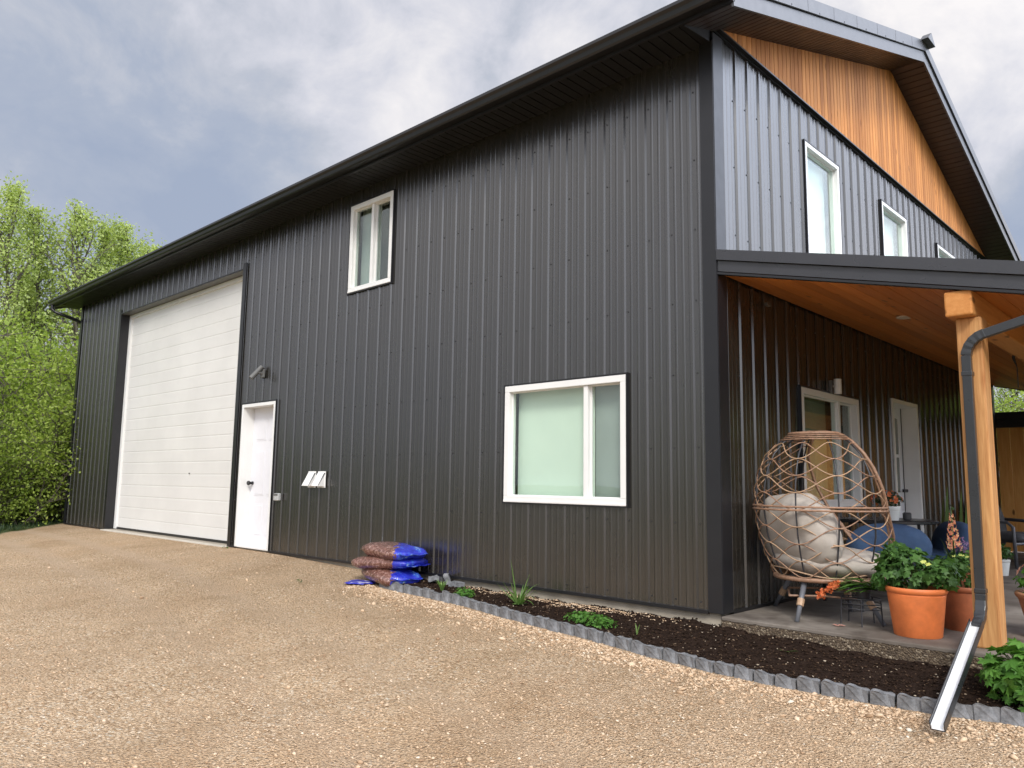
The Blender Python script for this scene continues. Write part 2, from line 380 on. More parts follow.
stone = tramp(t, s1, [(0, (.38, .25, .145)), (.35, (.60, .425, .27)), (.7, (.70, .52, .345)), (.93, (.78, .62, .45)), (1, (.82, .72, .58))])
fine = tramp(t, s2, [(0, (.50, .345, .215)), (.5, (.64, .46, .30)), (1, (.73, .55, .375))])
dens = nd(t, 'ShaderNodeMapRange', {0: tmath(t, 'ADD', tmath(t, 'MULTIPLY', big, .6), tmath(t, 'MULTIPLY', mid, .4)), 1: .42, 2: .58, 3: .25, 4: 1.}).outputs[0]
gc = tmix(t, dens, fine, stone)
gap = nd(t, 'ShaderNodeMapRange', {0: tmath(t, 'ADD', v1.outputs['Distance'], tmath(t, 'MULTIPLY', tnoise(t, 60, 3, .6, vec=pos), .25)), 1: .66, 2: .86, 3: 0., 4: .45}).outputs[0]
gc = tmix(t, gap, gc, (.27, .18, .11))
gc = tmix(t, 1., gc, tramp(t, big, [(.34, (.94, .90, .84)), (.48, (1.02, 1.01, .98)), (.64, (1.08, 1.08, 1.06))]), 'MULTIPLY')
gc = tmix(t, 1., gc, tramp(t, tnoise(t, 1.7, 6, .65, vec=pos, stretch=(1, .45, 1)), [(.36, (.90, .88, .85)), (.5, (1., 1., 1.)), (.66, (1.05, 1.04, 1.02))]), 'MULTIPLY')
# compacted paler wheel tracks curving towards the overhead door
wv = nd(t, 'ShaderNodeMath', {0: sp.outputs[1], 1: tmath(t, 'MULTIPLY', tmath(t, 'POWER', tmath(t, 'MAXIMUM', tmath(t, 'ADD', sp.outputs[0], 13.), 0.), 1.5), .03)}, operation='ADD').outputs[0]
def track(c, w):
    d = tmath(t, 'ABSOLUTE', tmath(t, 'ADD', tmath(t, 'ADD', wv, -c), tmath(t, 'MULTIPLY', mid, .25)))
    return nd(t, 'ShaderNodeMapRange', {0: d, 1: w, 2: w*.3, 3: 0., 4: .5}).outputs[0]
tk = tmath(t, 'ADD', tmath(t, 'ADD', track(-.85, .24), track(-1.7, .24), True), tmath(t, 'ADD', track(-3.6, .3), track(-4.9, .3), True), True)
tk = tmath(t, 'MULTIPLY', tk, nd(t, 'ShaderNodeMapRange', {0: sp.outputs[0], 1: -9., 2: -3.5, 3: 1., 4: .25}).outputs[0])
gc = tmix(t, tk, gc, (.66, .50, .35))
grs = tramp(t, tnoise(t, 5, 6, .7, vec=pos), [(.3, (.07, .08, .03)), (.5, (.09, .12, .035)), (.7, (.16, .14, .07))])
# gravel yard boundary
bx = tmath(t, 'ADD', sp.outputs[0], tmath(t, 'MULTIPLY', sp.outputs[1], 1.0))
gm = nd(t, 'ShaderNodeMapRange', {0: tmath(t, 'ADD', bx, tmath(t, 'MULTIPLY', mid, .5)), 1: -15.55, 2: -15.35, 3: 0., 4: 1.}).outputs[0]
gm2 = nd(t, 'ShaderNodeMapRange', {0: sp.outputs[1], 1: .8, 2: .3, 3: 0., 4: 1.}).outputs[0]
gm3 = nd(t, 'ShaderNodeMapRange', {0: tmath(t, 'ADD', sp.outputs[1], mid), 1: -14., 2: -13.5, 3: 0., 4: 1.}).outputs[0]
gmm = tmath(t, 'MULTIPLY', tmath(t, 'MULTIPLY', gm, gm2), gm3)
t.links.new(tmix(t, gmm, grs, gc), b.inputs['Base Color'])
b.inputs['Roughness'].default_value = .95; b.inputs['Specular IOR Level'].default_value = .2
hgt = tmath(t, 'ADD', tmath(t, 'MULTIPLY', v1.outputs['Distance'], -1.), tmath(t, 'MULTIPLY', v2.outputs['Distance'], -.4))
hgt = tmath(t, 'ADD', hgt, tmath(t, 'MULTIPLY', tnoise(t, 25, 5, .7, vec=pos), 1.1))
bump(t, b, hgt, 1., .030)
MT['ground'] = m
g = np_mesh('ground', V, F, m); tag(g, kind='structure'); g.data.polygons.foreach_set('use_smooth', [True]*len(g.data.polygons))

def stones_mesh(P, S, col_seed=0):
    """P (n,3) centres, S (n,) radii -> squashed irregular octahedra"""
    n = len(P); base = np.array([(1,0,0),(0,1,0),(-1,0,0),(0,-1,0),(0,0,1),(0,0,-1),(.6,.6,.5),(-.6,.55,.5),(-.6,-.6,.5),(.6,-.55,.5)])
    fc = np.array([(0,6,9),(0,1,6),(1,7,6),(1,2,7),(2,8,7),(2,3,8),(3,9,8),(3,0,9),(4,6,7),(4,7,8),(4,8,9),(4,9,6),(5,1,0),(5,2,1),(5,3,2),(5,0,3)])
    k = len(base); Vv = np.repeat(base[None], n, 0)*(1+RNG.uniform(-.28, .28, (n, k, 3)))
    Vv *= np.stack([S*RNG.uniform(.9, 1.6, n), S*RNG.uniform(.7, 1.1, n), S*RNG.uniform(.45, .8, n)], 1)[:, None, :]
    a = RNG.uniform(0, 6.28, n); c, s_ = np.cos(a)[:, None], np.sin(a)[:, None]
    x, y = Vv[..., 0].copy(), Vv[..., 1].copy(); Vv[..., 0] = x*c-y*s_; Vv[..., 1] = x*s_+y*c
    tl = RNG.uniform(-.4, .4, n)[:, None]; Vv[..., 2] += Vv[..., 0]*tl
    Vv += P[:, None, :]
    return Vv.reshape(-1, 3), (fc[None]+np.arange(n)[:, None, None]*k).reshape(-1, 3)
# loose stones lying on the gravel: uncountable, one object
pts = []; rad = []
cx, cy = 3.085, -5.615
def try_stone(x, y, r):
    if x < -15 - y or y > edge_y(x)-.03 and x > -4.4 or y > -.05: return
    pts.append((x, y, zg(x, y)+zrough(x, y)+r*.15)); rad.append(r)
while len(pts) < 40000:                       # density falls with distance, as far as single stones still show
    d = 1.3 + 12.5*random.random()**1.25; a = R_(random.uniform(92, 192))
    x, y = cx+d*math.cos(a), cy+d*math.sin(a)
    if mnoise.noise(Vector((x*.9, y*.9, 3))) + random.uniform(-.6, .6) < -.12: continue
    try_stone(x, y, random.choice((.004, .004, .005, .006, .006, .009)) * random.uniform(.7, 1.25))
while len(pts) < 45500:                       # washed, bigger stones gathered along the edging
    x = random.uniform(-4.0, 3.2); y = edge_y(x) - .05 - abs(random.gauss(0, .17))
    try_stone(x, y, random.uniform(.006, .013))
for _ in range(110):
    x = random.uniform(-3.5, 3.2); try_stone(x, edge_y(x)-.06-abs(random.gauss(0, .3)), random.uniform(.015, .026))
for _ in range(60): try_stone(random.uniform(-8, 3), random.uniform(-5, -.8), random.uniform(.014, .026))
V, F = stones_mesh(np.array(pts), np.array(rad))
m, t, b = new_mat('loose_limestone')
ri = nd(t, 'ShaderNodeNewGeometry').outputs['Random Per Island']
t.links.new(tramp(t, ri, [(0, (.34, .22, .13)), (.3, (.50, .35, .22)), (.65, (.60, .44, .29)), (.96, (.66, .51, .36)), (1, (.72, .65, .53))]), b.inputs['Base Color'])
b.inputs['Roughness'].default_value = .9; b.inputs['Specular IOR Level'].default_value = .25
g = np_mesh('gravel_stones', V, F, m); tag(g, kind='stuff')
g['label'] = 'loose tan and cream stones scattered over the gravel yard'; g['category'] = 'gravel'

# soil bed between wall, slab and edging
b_ = MB(); nu, nv = 150, 14
for i in range(nu+1):
    x = -4.2 + (6.9)*i/nu
    y1 = .03 if x < 0 else -.02; y0 = edge_y(x)+.03
    for j in range(nv+1):
        w = j/nv; y = y0+(y1-y0)*w
        base = zg(x, edge_y(x))+.055
        wallz = -.095 if x < 0 else -.080-.035*min(1, x/1.0)
        if x < -1.5: wallz = float(np.interp(x, [-4.2, -3, -1.5], [-.08, -.085, -.105]))
        z = base+(wallz-base)*w**1.2 + mnoise.noise(Vector((x*5, y*5, 0)))*.022 + mnoise.noise(Vector((x*17, y*17, 2)))*.010 + mnoise.noise(Vector((x*40, y*40, 4)))*.006
        b_.v.append((x, y, z))
for i in range(nu):
    for j in range(nv):
        a0 = i*(nv+1)+j; b_.f.append((a0, a0+nv+1, a0+nv+2, a0+1)); b_.mi.append(0)
m, t, b = new_mat('dark_garden_soil')
c = tramp(t, tnoise(t, 30, 7, .75), [(.3, (.012, .007, .005)), (.55, (.028, .017, .012)), (.75, (.06, .038, .025))])
t.links.new(c, b.inputs['Base Color']); b.inputs['Roughness'].default_value = .95; b.inputs['Specular IOR Level'].default_value = .1; bump(t, b, tnoise(t, 55, 7, .75), .9, .02)
soil = b_.build('soil_bed', m); tag(soil, kind='structure')
SOILV = [v for v in b_.v]
def soil_z(x, y):
    i = min(nu, max(0, round((x+4.2)/6.9*nu))); y1 = .03 if x < 0 else -.02; y0 = edge_y(-4.2+6.9*i/nu)+.03
    j = min(nv, max(0, round((y-y0)/(y1-y0)*nv))); return SOILV[i*(nv+1)+j][2]
pts = []; rad = []
for _ in range(9000):
    x = random.uniform(-3.9, 2.6); y = random.uniform(edge_y(x)+.05, 0.02 if x < 0 else -.07)
    pts.append((x, y, soil_z(x, y)+.002)); rad.append(random.uniform(.003, .009))
V, F = stones_mesh(np.array(pts), np.array(rad))
m, t, b = new_mat('soil_crumb')
ri = nd(t, 'ShaderNodeNewGeometry').outputs['Random Per Island']
t.links.new(tramp(t, ri, [(0, (.010, .006, .004)), (.6, (.03, .018, .012)), (.90, (.07, .042, .026)), (.965, (.16, .11, .07)), (1, (.5, .42, .32))]), b.inputs['Base Color'])
b.inputs['Roughness'].default_value = .95; b.inputs['Specular IOR Level'].default_value = .1
g = np_mesh('soil_crumbs', V, F, m); tag(g, 'dark crumbs and bark bits covering the narrow garden bed', 'soil', kind='stuff')
# tan stones washed between the foundation and soil
pts = []; rad = []
for _ in range(900):
    x = random.choice((random.uniform(-3.2, -1.0), random.gauss(-1.9, .7), random.gauss(-1.2, .3))); x = min(-.05, max(-3.6, x))
    y = -abs(random.gauss(0, .05)) - (.01 if x < 0 else .07)
    pts.append((x, y, soil_z(x, y)+.004)); rad.append(random.uniform(.004, .010))
V, F = stones_mesh(np.array(pts), np.array(rad))
g = np_mesh('gravel_stones', V, F, bpy.data.materials['loose_limestone']); tag(g, 'thin line of tan stones against the concrete foundation behind the soil', 'gravel', kind='stuff')

# ------------------------------------------------------------------ the building
LEN, WID, EAVE = 15.45, 9.14, 4.84
H = thing('metal_building', (0, 0, 0), 'charcoal metal clad building with a cedar gable, white garage door and front porch', 'building')
def Wm(side):      # (along, outward, z) -> world
    return (lambda a, n, z: (a, -n, z)) if side == 'S' else (lambda a, n, z: (n, a, z))
def wbox(mb, side, a0, a1, n0, n1, z0, z1):
    w = Wm(side); mb.box(w(a0, n0, z0), w(a1, n1, z1))
PITCH = .2286
def rib_profile(a0, a1, first):
    """list of (along, outward) for one trapezoid rib per pitch and two low stiffeners"""
    out = [(a0, 0)]; k0 = math.floor((a0-first)/PITCH)-1; k1 = math.ceil((a1-first)/PITCH)+1
    for k in range(k0, k1):
        c = first+k*PITCH
        for da, n in ((-.024, 0), (-.012, .015), (.012, .015), (.024, 0), (.066, 0), (.073, .0032), (.085, .0032), (.092, 0), (.137, 0), (.144, .0032), (.156, .0032), (.163, 0)):
            if a0 < c+da < a1: out.append((c+da, n))
    out.append((a1, 0)); return out
def interp_prof(pr, a):
    for (x0, n0), (x1, n1) in zip(pr, pr[1:]):
        if x0 <= a <= x1: return n0+(n1-n0)*((a-x0)/(x1-x0) if x1 > x0 else 0)
    return 0
# screws on the siding: a dark head beside each rib, every girt row
def screws(mb, side, a0, a1, first, rows, holes, n=.0055):
    w = Wm(side); k = 0; c = first
    sgn = -1 if side == 'S' else 1
    for k in range(90):
        a = first+sgn*k*PITCH + .043*( -1 if side == 'G' else 1)
        if not (a0 < a < a1): continue
        for z in rows:
            if any(h[0]-.03 < a < h[1]+.03 and h[2]-.03 < z < h[3]+.03 for h in holes): continue
            mb.box(w(a-n, .001, z-n), w(a+n, .006, z+n))
    return mb
def siding(name, side, a0, a1, z0, z1, first, holes, label=None, flip=False, sh=None):
    pr = rib_profile(a0, a1, first); cuts = sorted(set([h[0] for h in holes]+[h[1] for h in holes]))
    pr2 = sorted(set([(round(a, 4), n) for a, n in pr]+[(round(c, 4), interp_prof(pr, c)) for c in cuts if a0 < c < a1]))
    w = Wm(side); mb = MB()
    for (x0, n0), (x1, n1) in zip(pr2, pr2[1:]):
        if x1-x0 < 1e-4: continue
        mid_ = (x0+x1)/2; segs = [(z0, z1)]
        for h in holes:
            if h[0] < mid_ < h[1]:
                ns = []
                for s0, s1 in segs:
                    if h[2] > s0: ns.append((s0, min(s1, h[2])))
                    if h[3] < s1: ns.append((max(s0, h[3]), s1))
                segs = ns
        for s0, s1 in segs:
            q = [w(x0, n0, s0), w(x1, n1, s0), w(x1, n1, s1), w(x0, n0, s1)]
            if side == 'G' : pass
            mb.add(q, [(0, 1, 2, 3)] if not flip else [(3, 2, 1, 0)])
    if sh is not None: mb.cur = 1; screws(mb, side, a0+.1, a1-.1, first, [.06, .67, 1.28, 1.89, 2.50, 3.11, 3.72, 4.33], sh)
    o = mb.build(name, [MT['siding'], MT['screw']], H, smooth=False)
    if label: o['label'] = label
    return o
NORECALC |= {'side_wall', 'gable_wall', 'back_wall', 'rear_gable_wall'}
OD = (-13.05, -8.06, 0, 4.20); MD = (-7.83, -6.86, 0, 2.08); WL = (-2.355, -.872, .785, 1.94); WU = (-5.21, -4.31, 3.36, 4.52)
siding('side_wall', 'S', -LEN, 0, 0, 4.75, -.223, [(OD[0], OD[1], -1, OD[3]), (MD[0], MD[1], -1, MD[3]), WL, WU], sh=[(OD[0], OD[1], -1, OD[3]+.1), (MD[0], MD[1], -1, MD[3]+.05), WL, WU])
G1, G2, G3 = (1.82, 2.71, 3.06, 4.46), (4.05, 4.99, 3.06, 4.46), (6.34, 7.25, 3.06, 4.46)
PW = (1.53, 3.01, .78, 1.92); PD = (4.09, 5.05, 0, 2.04)
siding('gable_wall', 'G', 0, WID, 0, EAVE, .179, [G1, G2, G3, PW, (PD[0], PD[1], -1, PD[3])], sh=[G1, G2, G3, PW, (PD[0], PD[1], -1, PD[3]+.05)])
mb = MB(); mb.box((-LEN, WID, 0), (0, WID+.02, 4.84)); mb.build('back_wall', MT['siding'], H)
mb = MB(); mb.prism([(0, 0), (WID, 0), (WID, EAVE-.1), (WID/2, EAVE+1.45), (0, EAVE-.1)], lambda a, b, d: (-LEN-d, a, b), 0, .02); mb.build('rear_gable_wall', MT['siding'], H)
# foundation
mb = MB(); mb.box((-LEN+.02, .02, -.6), (-.02, WID-.02, -.012)); mb.build('foundation', MT['concrete'], H)
mb = MB(); mb.box((OD[0]-.02, -.10, -.2), (OD[1]+.02, .019, -.012)); mb.build('door_apron', simple('apron_concrete', (.50, .46, .39), .85, .12, 5, bmp=.2, bscale=60), H, bevel=.01)
# trims: corner, base, openings
mb = MB()
mb.box((-.102, -.028, -.01), (.024, -.020, 4.72)); mb.box((.020, -.020, -.01), (.028, .14, 4.80)); mb.box((-.104, -.020, -.01), (-.097, -.001, 4.72)); mb.box((.001, .134, -.01), (.020, .14, 4.80))
mb.build('corner_trim', MT['trim'], H, bevel=.002)
mb = MB(); mb.box((-LEN-.026, -.028, -.01), (-LEN+.10, -.020, 4.72)); mb.box((-LEN-.03, -.028, -.01), (-LEN-.0265, .12, 4.75)); mb.build('corner_trim', MT['trim'], H)
mb = MB(); mb.box((.001, WID-.1, 0), (.024, WID+.024, 4.82)); mb.build('corner_trim', MT['trim'], H)
for a0, a1 in ((-LEN, OD[0]-.06), (OD[1]+.06, MD[0]-.03), (MD[1]+.03, -.105)): mb = MB(); mb.box((a0, -.026, -.022), (a1, .0, .004)); mb.build('base_trim', MT['black'], H)
for a0, a1 in ((.145, PD[0]-.03), (PD[1]+.03, WID-.1)): mb = MB(); mb.box((0, a0, -.022), (.024, a1, .004)); mb.build('base_trim', MT['black'], H)

# windows
def window(side, h, mull, blindmats, label, slider=1, fw=.062, recess=.05):
    a0, a1, z0, z1 = h; tr = MB(); e = .013
    for q in ((a0-e, a1+e, z1, z1+e), (a0-e, a1+e, z0-e, z0), (a0-e, a0, z0, z1), (a1, a1+e, z0, z1)): wbox(tr, side, q[0], q[1], -.02, .032, q[2], q[3])
    fr = MB(); g_ = .002
    A0, A1, Z0, Z1 = a0+g_, a1-g_, z0+g_, z1-g_
    for q in ((A0, A1, Z1-fw, Z1), (A0, A1, Z0, Z0+fw), (A0, A0+fw, Z0+fw, Z1-fw), (A1-fw, A1, Z0+fw, Z1-fw)): wbox(fr, side, q[0], q[1], -.07, .030, q[2], q[3])
    if mull is not None: wbox(fr, side, mull-.024, mull+.024, -.068, .012, Z0+fw, Z1-fw)
    wbox(fr, side, A0+.004, A1-.004, .030, .038, Z0-.0, Z0+.022)
    W_ = fr.build('window', MT['white'], H, bevel=.004); W_['label'] = label
    tr.build('trim', MT['black'], W_)
    panes = [(A0+fw, A1-fw)] if mull is None else [(A0+fw, mull-.024), (mull+.024, A1-fw)]
    for i, (p0, p1) in enumerate(panes):
        s = MB(); sw = .011
        off = -.028 if i != slider else -.050
        for q in ((p0, p1, Z1-fw-sw, Z1-fw), (p0, p1, Z0+fw, Z0+fw+sw), (p0, p0+sw, Z0+fw+sw, Z1-fw-sw), (p1-sw, p1, Z0+fw+sw, Z1-fw-sw)): wbox(s, side, q[0], q[1], off-.012, off+.012, q[2], q[3])
        s.build('sash', MT['white'], W_)
        gmb = MB(); wbox(gmb, side, p0+sw, p1-sw, off-.003, off+.001, Z0+fw+sw, Z1-fw-sw)
        gmb.build('pane', MT['glass'], W_)
        bl = MB(); wbox(bl, side, p0-.02, p1+.02, -.14-.006*i, -.135-.006*i, Z0+.01, Z1-.01); bl.build('blind', MT[blindmats[i]], W_)  # backing sheet
    return W_
window('S', WL, -1.335, ('blind', 'blindgrey'), 'wide lower slider window with pale green blind')
window('S', WU, -4.75, ('blindgrey', 'roomdark'), 'upper slider window under the eave')
window('G', G1, None, ('blindwhite',), 'tall upper gable window nearest the corner', fw=.045)
window('G', G2, None, ('blindwhite',), 'middle upper gable window', fw=.045)
window('G', G3, None, ('blindwhite',), 'farthest upper gable window', fw=.045)
window('G', PW, 2.50, ('blindtan', 'roomdark'), 'slider window under the porch roof')

# overhead door: eleven sections with embossed lines, set back in the opening
D = .17; mb = MB(); nsec = 20; z0 = .0; hh = (OD[3]-.02)/nsec
for i in range(nsec):
    za, zb = z0+i*hh, z0+(i+1)*hh
    mb.prism([(za+.001, D), (za+.016, D-.0024), (zb-.016, D-.0024), (zb-.001, D), (zb-.001, D+.04), (za+.001, D+.04)], lambda a, b_, d: (d, b_, a), OD[0]+.10, OD[1]-.03)
mb.box((OD[0]+.10, D+.003, 0), (OD[1]-.03, D+.05, OD[3]))
gd = mb.build('garage_door', MT['odoor'], H); gd['label'] = 'tall white sectional overhead door'
mb = MB(); mb.box((OD[0]+.005, D-.035, 0), (OD[0]+.10, D+.01, OD[3]-.005)); mb.box((OD[1]-.03, D-.035, 0), (OD[1]-.003, D+.01, OD[3]-.005)); mb.box((OD[0]+.10, D-.035, OD[3]-.07), (OD[1]-.03, D+.01, OD[3]-.005))
mb.build('door_stop', MT['white'], gd)
mb = MB(); mb.box((OD[0]+.10, D-.012, -.008), (OD[1]-.03, D+.02, .03)); mb.build('bottom_seal', MT['black'], gd)
mb = MB(); mb.box((-9.93, D-.016, 1.05), (-9.90, D-.004, 1.07)); mb.build('handle', MT['lightgrey'], gd)
mb = MB(); tw = .10
mb.box((OD[0]-tw, -.030, -.01), (OD[0], -.021, OD[3]+tw)); mb.box((OD[1], -.030, -.01), (OD[1]+tw, -.021, OD[3]+tw)); mb.box((OD[0], -.030, OD[3]), (OD[1], -.021, OD[3]+.02)); 
mb.box((OD[0]-.004, -.021, -.01), (OD[0], D, OD[3])); mb.box((OD[1], -.021, -.01), (OD[1]+.004, D, OD[3]))
mb.build('door_trim', MT['black'], gd)
mb = MB(); mb.box((OD[0], -.028, OD[3]), (OD[1], D, OD[3]+.012)); mb.build('header_trim', MT['lightgrey'], gd)

# man door with six raised panels
def panel_slab(mb, side, a0, a1, z0, z1, n, thick=.04, rows=((.12, .62), (.72, 1.30), (1.42, 1.83)), glass=None):
    wbox(mb, side, a0, a1, n-thick, n, z0, z1); w = (a1-a0)
    for c0, c1 in ((.14, .46), (.54, .86)):
        for r0, r1 in rows:
            p0, p1 = a0+w*c0, a0+w*c1
            wbox(mb, side, p0, p1, n, n+.004, z0+r0, z0+r1)
            wbox(mb, side, p0+.022, p1-.022, n+.004, n+.009, z0+r0+.022, z0+r1-.022)
mb = MB(); panel_slab(mb, 'S', MD[0]+.05, MD[1]-.05, .02, MD[3]-.05, -.145, rows=((.14, .60), (.72, 1.38), (1.52, 1.84)))
ed = mb.build('entry_door', MT['doorwhite'], H, bevel=.004); ed['label'] = 'white six panel steel door beside the overhead door'
mb = MB()
for q in ((MD[0]+.002, MD[0]+.05, 0, MD[3]-.002), (MD[1]-.05, MD[1]-.002, 0, MD[3]-.002), (MD[0]+.05, MD[1]-.05, MD[3]-.05, MD[3]-.002)): wbox(mb, 'S', q[0], q[1], -.18, .034, q[2], q[3])
wbox(mb, 'S', MD[0]+.05, MD[1]-.05, -.18, .02, -.005, .02)
mb.build('door_frame', MT['white'], ed, bevel=.003)
mb = MB(); e = .02
for q in ((MD[0]-e, MD[1]+e, MD[3], MD[3]+e), (MD[0]-e, MD[0], -.01, MD[3]), (MD[1], MD[1]+e, -.01, MD[3])): wbox(mb, 'S', q[0], q[1], -.01, .034, q[2], q[3])
mb.build('trim', MT['black'], ed)
mb = MB(); mb.tube([(MD[0]+.12, .145, .92), (MD[0]+.12, .085, .92)], [.026, .018], 12); mb.tube([(MD[0]+.12, .085, .92), (MD[0]+.12, .060, .92)], [.034, .030], 12)
mb.build('handle', MT['black'], ed)

# porch door
mb = MB(); wbox(mb, 'G', PD[0]+.05, PD[1]-.05, -.20, -.165, .02, PD[3]-.05)
for c0, c1, r0, r1 in ((.12, .44, .14, .72), (.56, .88, .14, .72)):
    w_ = PD[1]-PD[0]-.1; wbox(mb, 'G', PD[0]+.05+w_*c0, PD[0]+.05+w_*c1, -.165, -.157, r0, r1)
for q in ((.14, .86, .88, .93), (.14, .86, 1.85, 1.90), (.14, .20, .93, 1.85), (.80, .86, .93, 1.85), (.2, .8, 1.36, 1.40)):
    wbox(mb, 'G', PD[0]+.05+w_*q[0], PD[0]+.05+w_*q[1], -.165, -.150, q[2], q[3])
pd = mb.build('porch_door', MT['doorwhite'], H, bevel=.003); pd['label'] = 'white door with glass lites under the porch'
mb = MB(); wbox(mb, 'G', PD[0]+.05+w_*.2, PD[0]+.05+w_*.8, -.164, -.158, .93, 1.85); mb.build('pane', simple('lite_glass', (.20, .22, .19), .12, .2, 2, spec=.8), pd)
mb = MB()
for q in ((PD[0]+.002, PD[0]+.05, 0, PD[3]-.002), (PD[1]-.05, PD[1]-.002, 0, PD[3]-.002), (PD[0]+.05, PD[1]-.05, PD[3]-.05, PD[3]-.002)): wbox(mb, 'G', q[0], q[1], -.21, .030, q[2], q[3])
mb.build('door_frame', MT['white'], pd, bevel=.003)
mb = MB(); wbox(mb, 'G', PD[1]-.062, PD[1]-.0505, -.172, -.158, .02, PD[3]-.05); mb.build('weather_strip', MT['black'], pd)
mb = MB(); mb.tube([(-.165, PD[1]-.13, .95), (-.10, PD[1]-.13, .95)], .02, 10); mb.tube([(-.11, PD[1]-.14, .95), (-.11, PD[1]-.25, .95)], .011, 8); mb.build('handle', MT['black'], pd)

# roof
SL = 1/3; OH = .45; XR = .45; XL = -LEN-.45; RY = WID/2
zb = lambda y: 4.79+SL*(y if y < RY else WID-y)           # underside of rake fascia
def roofbox(mb, x0, x1, y0, y1, t0, t1):
    mb.hexa([(x0, y0, zb(y0)+t0), (x1, y0, zb(y0)+t0), (x1, y1, zb(y1)+t0), (x0, y1, zb(y1)+t0), (x0, y0, zb(y0)+t1), (x1, y0, zb(y0)+t1), (x1, y1, zb(y1)+t1), (x0, y1, zb(y1)+t1)])
ye = -OH; yf = WID+OH
mb = MB(); roofbox(mb, XL+.01, XR-.01, ye-.03, RY, .145, .175); roofbox(mb, XL+.01, XR-.01, RY, yf+.03, .145, .175)
x = XL+.2
while x < XR-.1:
    roofbox(mb, x-.02, x+.02, ye+.25, RY-.05, .175, .195); roofbox(mb, x-.02, x+.02, RY+.05, yf-.25, .175, .195); x += PITCH
roof = mb.build('roof', MT['roofmetal'], H)
mb = MB(); mb.prism([(RY-.17, zb(RY-.17)+.274), (RY, zb(RY)+.29), (RY+.17, zb(RY+.17)+.274), (RY, zb(RY)+.30)], lambda a, b_, d: (d, a, b_), XL-.04, XR+.02)
mb.prism([(RY-.15, zb(RY-.15)+.275), (RY, zb(RY)+.35), (RY+.15, zb(RY+.15)+.275)], lambda a, b_, d: (d, a, b_), XR+.002, XR+.10)
mb.build('ridge_cap', MT['trim_sheen'], roof)
for x_ in (XR, XL):
    s = 1 if x_ > 0 else -1
    for ya, yb in ((ye, RY), (RY, yf)): mb = MB(); roofbox(mb, x_-(.02 if s > 0 else 0), x_+(.0 if s > 0 else .02), ya, yb, 0, .135); mb.build('rake_fascia', MT['trim_sheen'], H)
for x_ in (XR, XL):
    s = 1 if x_ > 0 else -1
    for ya, yb in ((ye-.03, RY), (RY, yf+.03)):
        mb = MB(); a0, a1 = sorted((x_-.02*s, x_+.022*s)); roofbox(mb, a0, a1, ya, yb, .142, .275)
        if s > 0 and ya < 1:
            y = ye+.4
            while y < RY-.4:
                roofbox(mb, XR+.022, XR+.026, y-.006, y+.006, .15, .165); roofbox(mb, XR+.022, XR+.0235, y+.35, y+.352, .143, .27); y += .62
        mb.build('rake_trim', MT['trim_sheen'], H)
# rake soffit: ribbed planks running out from the wall
pw = .10
for xa, xb in ((.001, XR-.021), (XL+.021, -LEN-.021)):
    for ys_, ye_ in ((ye+.02, RY), (RY+.001, yf-.03)):
        mb = MB(); y = ys_
        while y < ye_-.02:
            y2 = min(y+pw-.012, ye_); roofbox(mb, xa, xb, y, y2, .030, .048)
            if y2 < ye_-.012: roofbox(mb, xa, xb, y2, y2+.012, .041, .048)
            y += pw
        mb.build('rake_soffit', MT['rakesoffit'], H)
mb = MB(); x = XL+.03
while x < -.02:
    mb.box((x, ye+.012, 4.715), (min(x+.088, -.001), -.001, 4.730))
    if x+.088 < -.02: mb.box((x+.088, ye+.012, 4.724), (min(x+.1, -.001), -.001, 4.730))
    x += .1
mb.build('eave_soffit', MT['soffit'], H)
mb = MB(); mb.prism([(ye+.013, 4.665), (-.03, 4.712), (-.03, 4.84), (ye+.013, 4.74)], lambda a, b_, d: (d, a, b_), .001, .008); mb.build('soffit_return', MT['trim'], H)
for q0, q1, q2 in ((ye, 4.675, 4.80), (yf, 4.64, 4.79)): mb = MB(); mb.box((XL, q0-.012, q1), (XR, q0+.012, q2)); mb.build('eave_fascia', MT['black'], H)
mb = MB(); mb.box((XL+.02, .001, 4.72), (-.02, .03, 5.0)); mb.build('wall_cap', MT['soffit'], H)
gp = [(-.463, 4.705), (-.535, 4.705), (-.548, 4.72), (-.56, 4.755), (-.585, 4.775), (-.585, 4.803), (-.572, 4.806), (-.572, 4.79), (-.55, 4.765), (-.535, 4.725), (-.475, 4.715), (-.475, 4.80), (-.463, 4.80)]
mb = MB(); mb.prism(gp, lambda a, b_, d: (d, a, b_), XL-.01, XR-.0)
for xx in (XL-.012, XR-.002): mb.prism([gp[i] for i in (0, 1, 2, 3, 4, 5)]+[(-.463, 4.80)], lambda a, b_, d: (d, a, b_), xx, xx+.004)
gut = mb.build('gutter', MT['black'], H)
mb = MB(); mb.tube([(XL+.12, -.52, 4.71), (XL+.12, -.52, 4.62), (XL+.15, -.47, 4.56), (XL+.36, -.06, 4.40), (XL+.38, .02, 4.35), (XL+.38, .06, 4.25), (XL+.38, .06, .1)], .035, 8)
mb.build('downspout', MT['black'], gut)

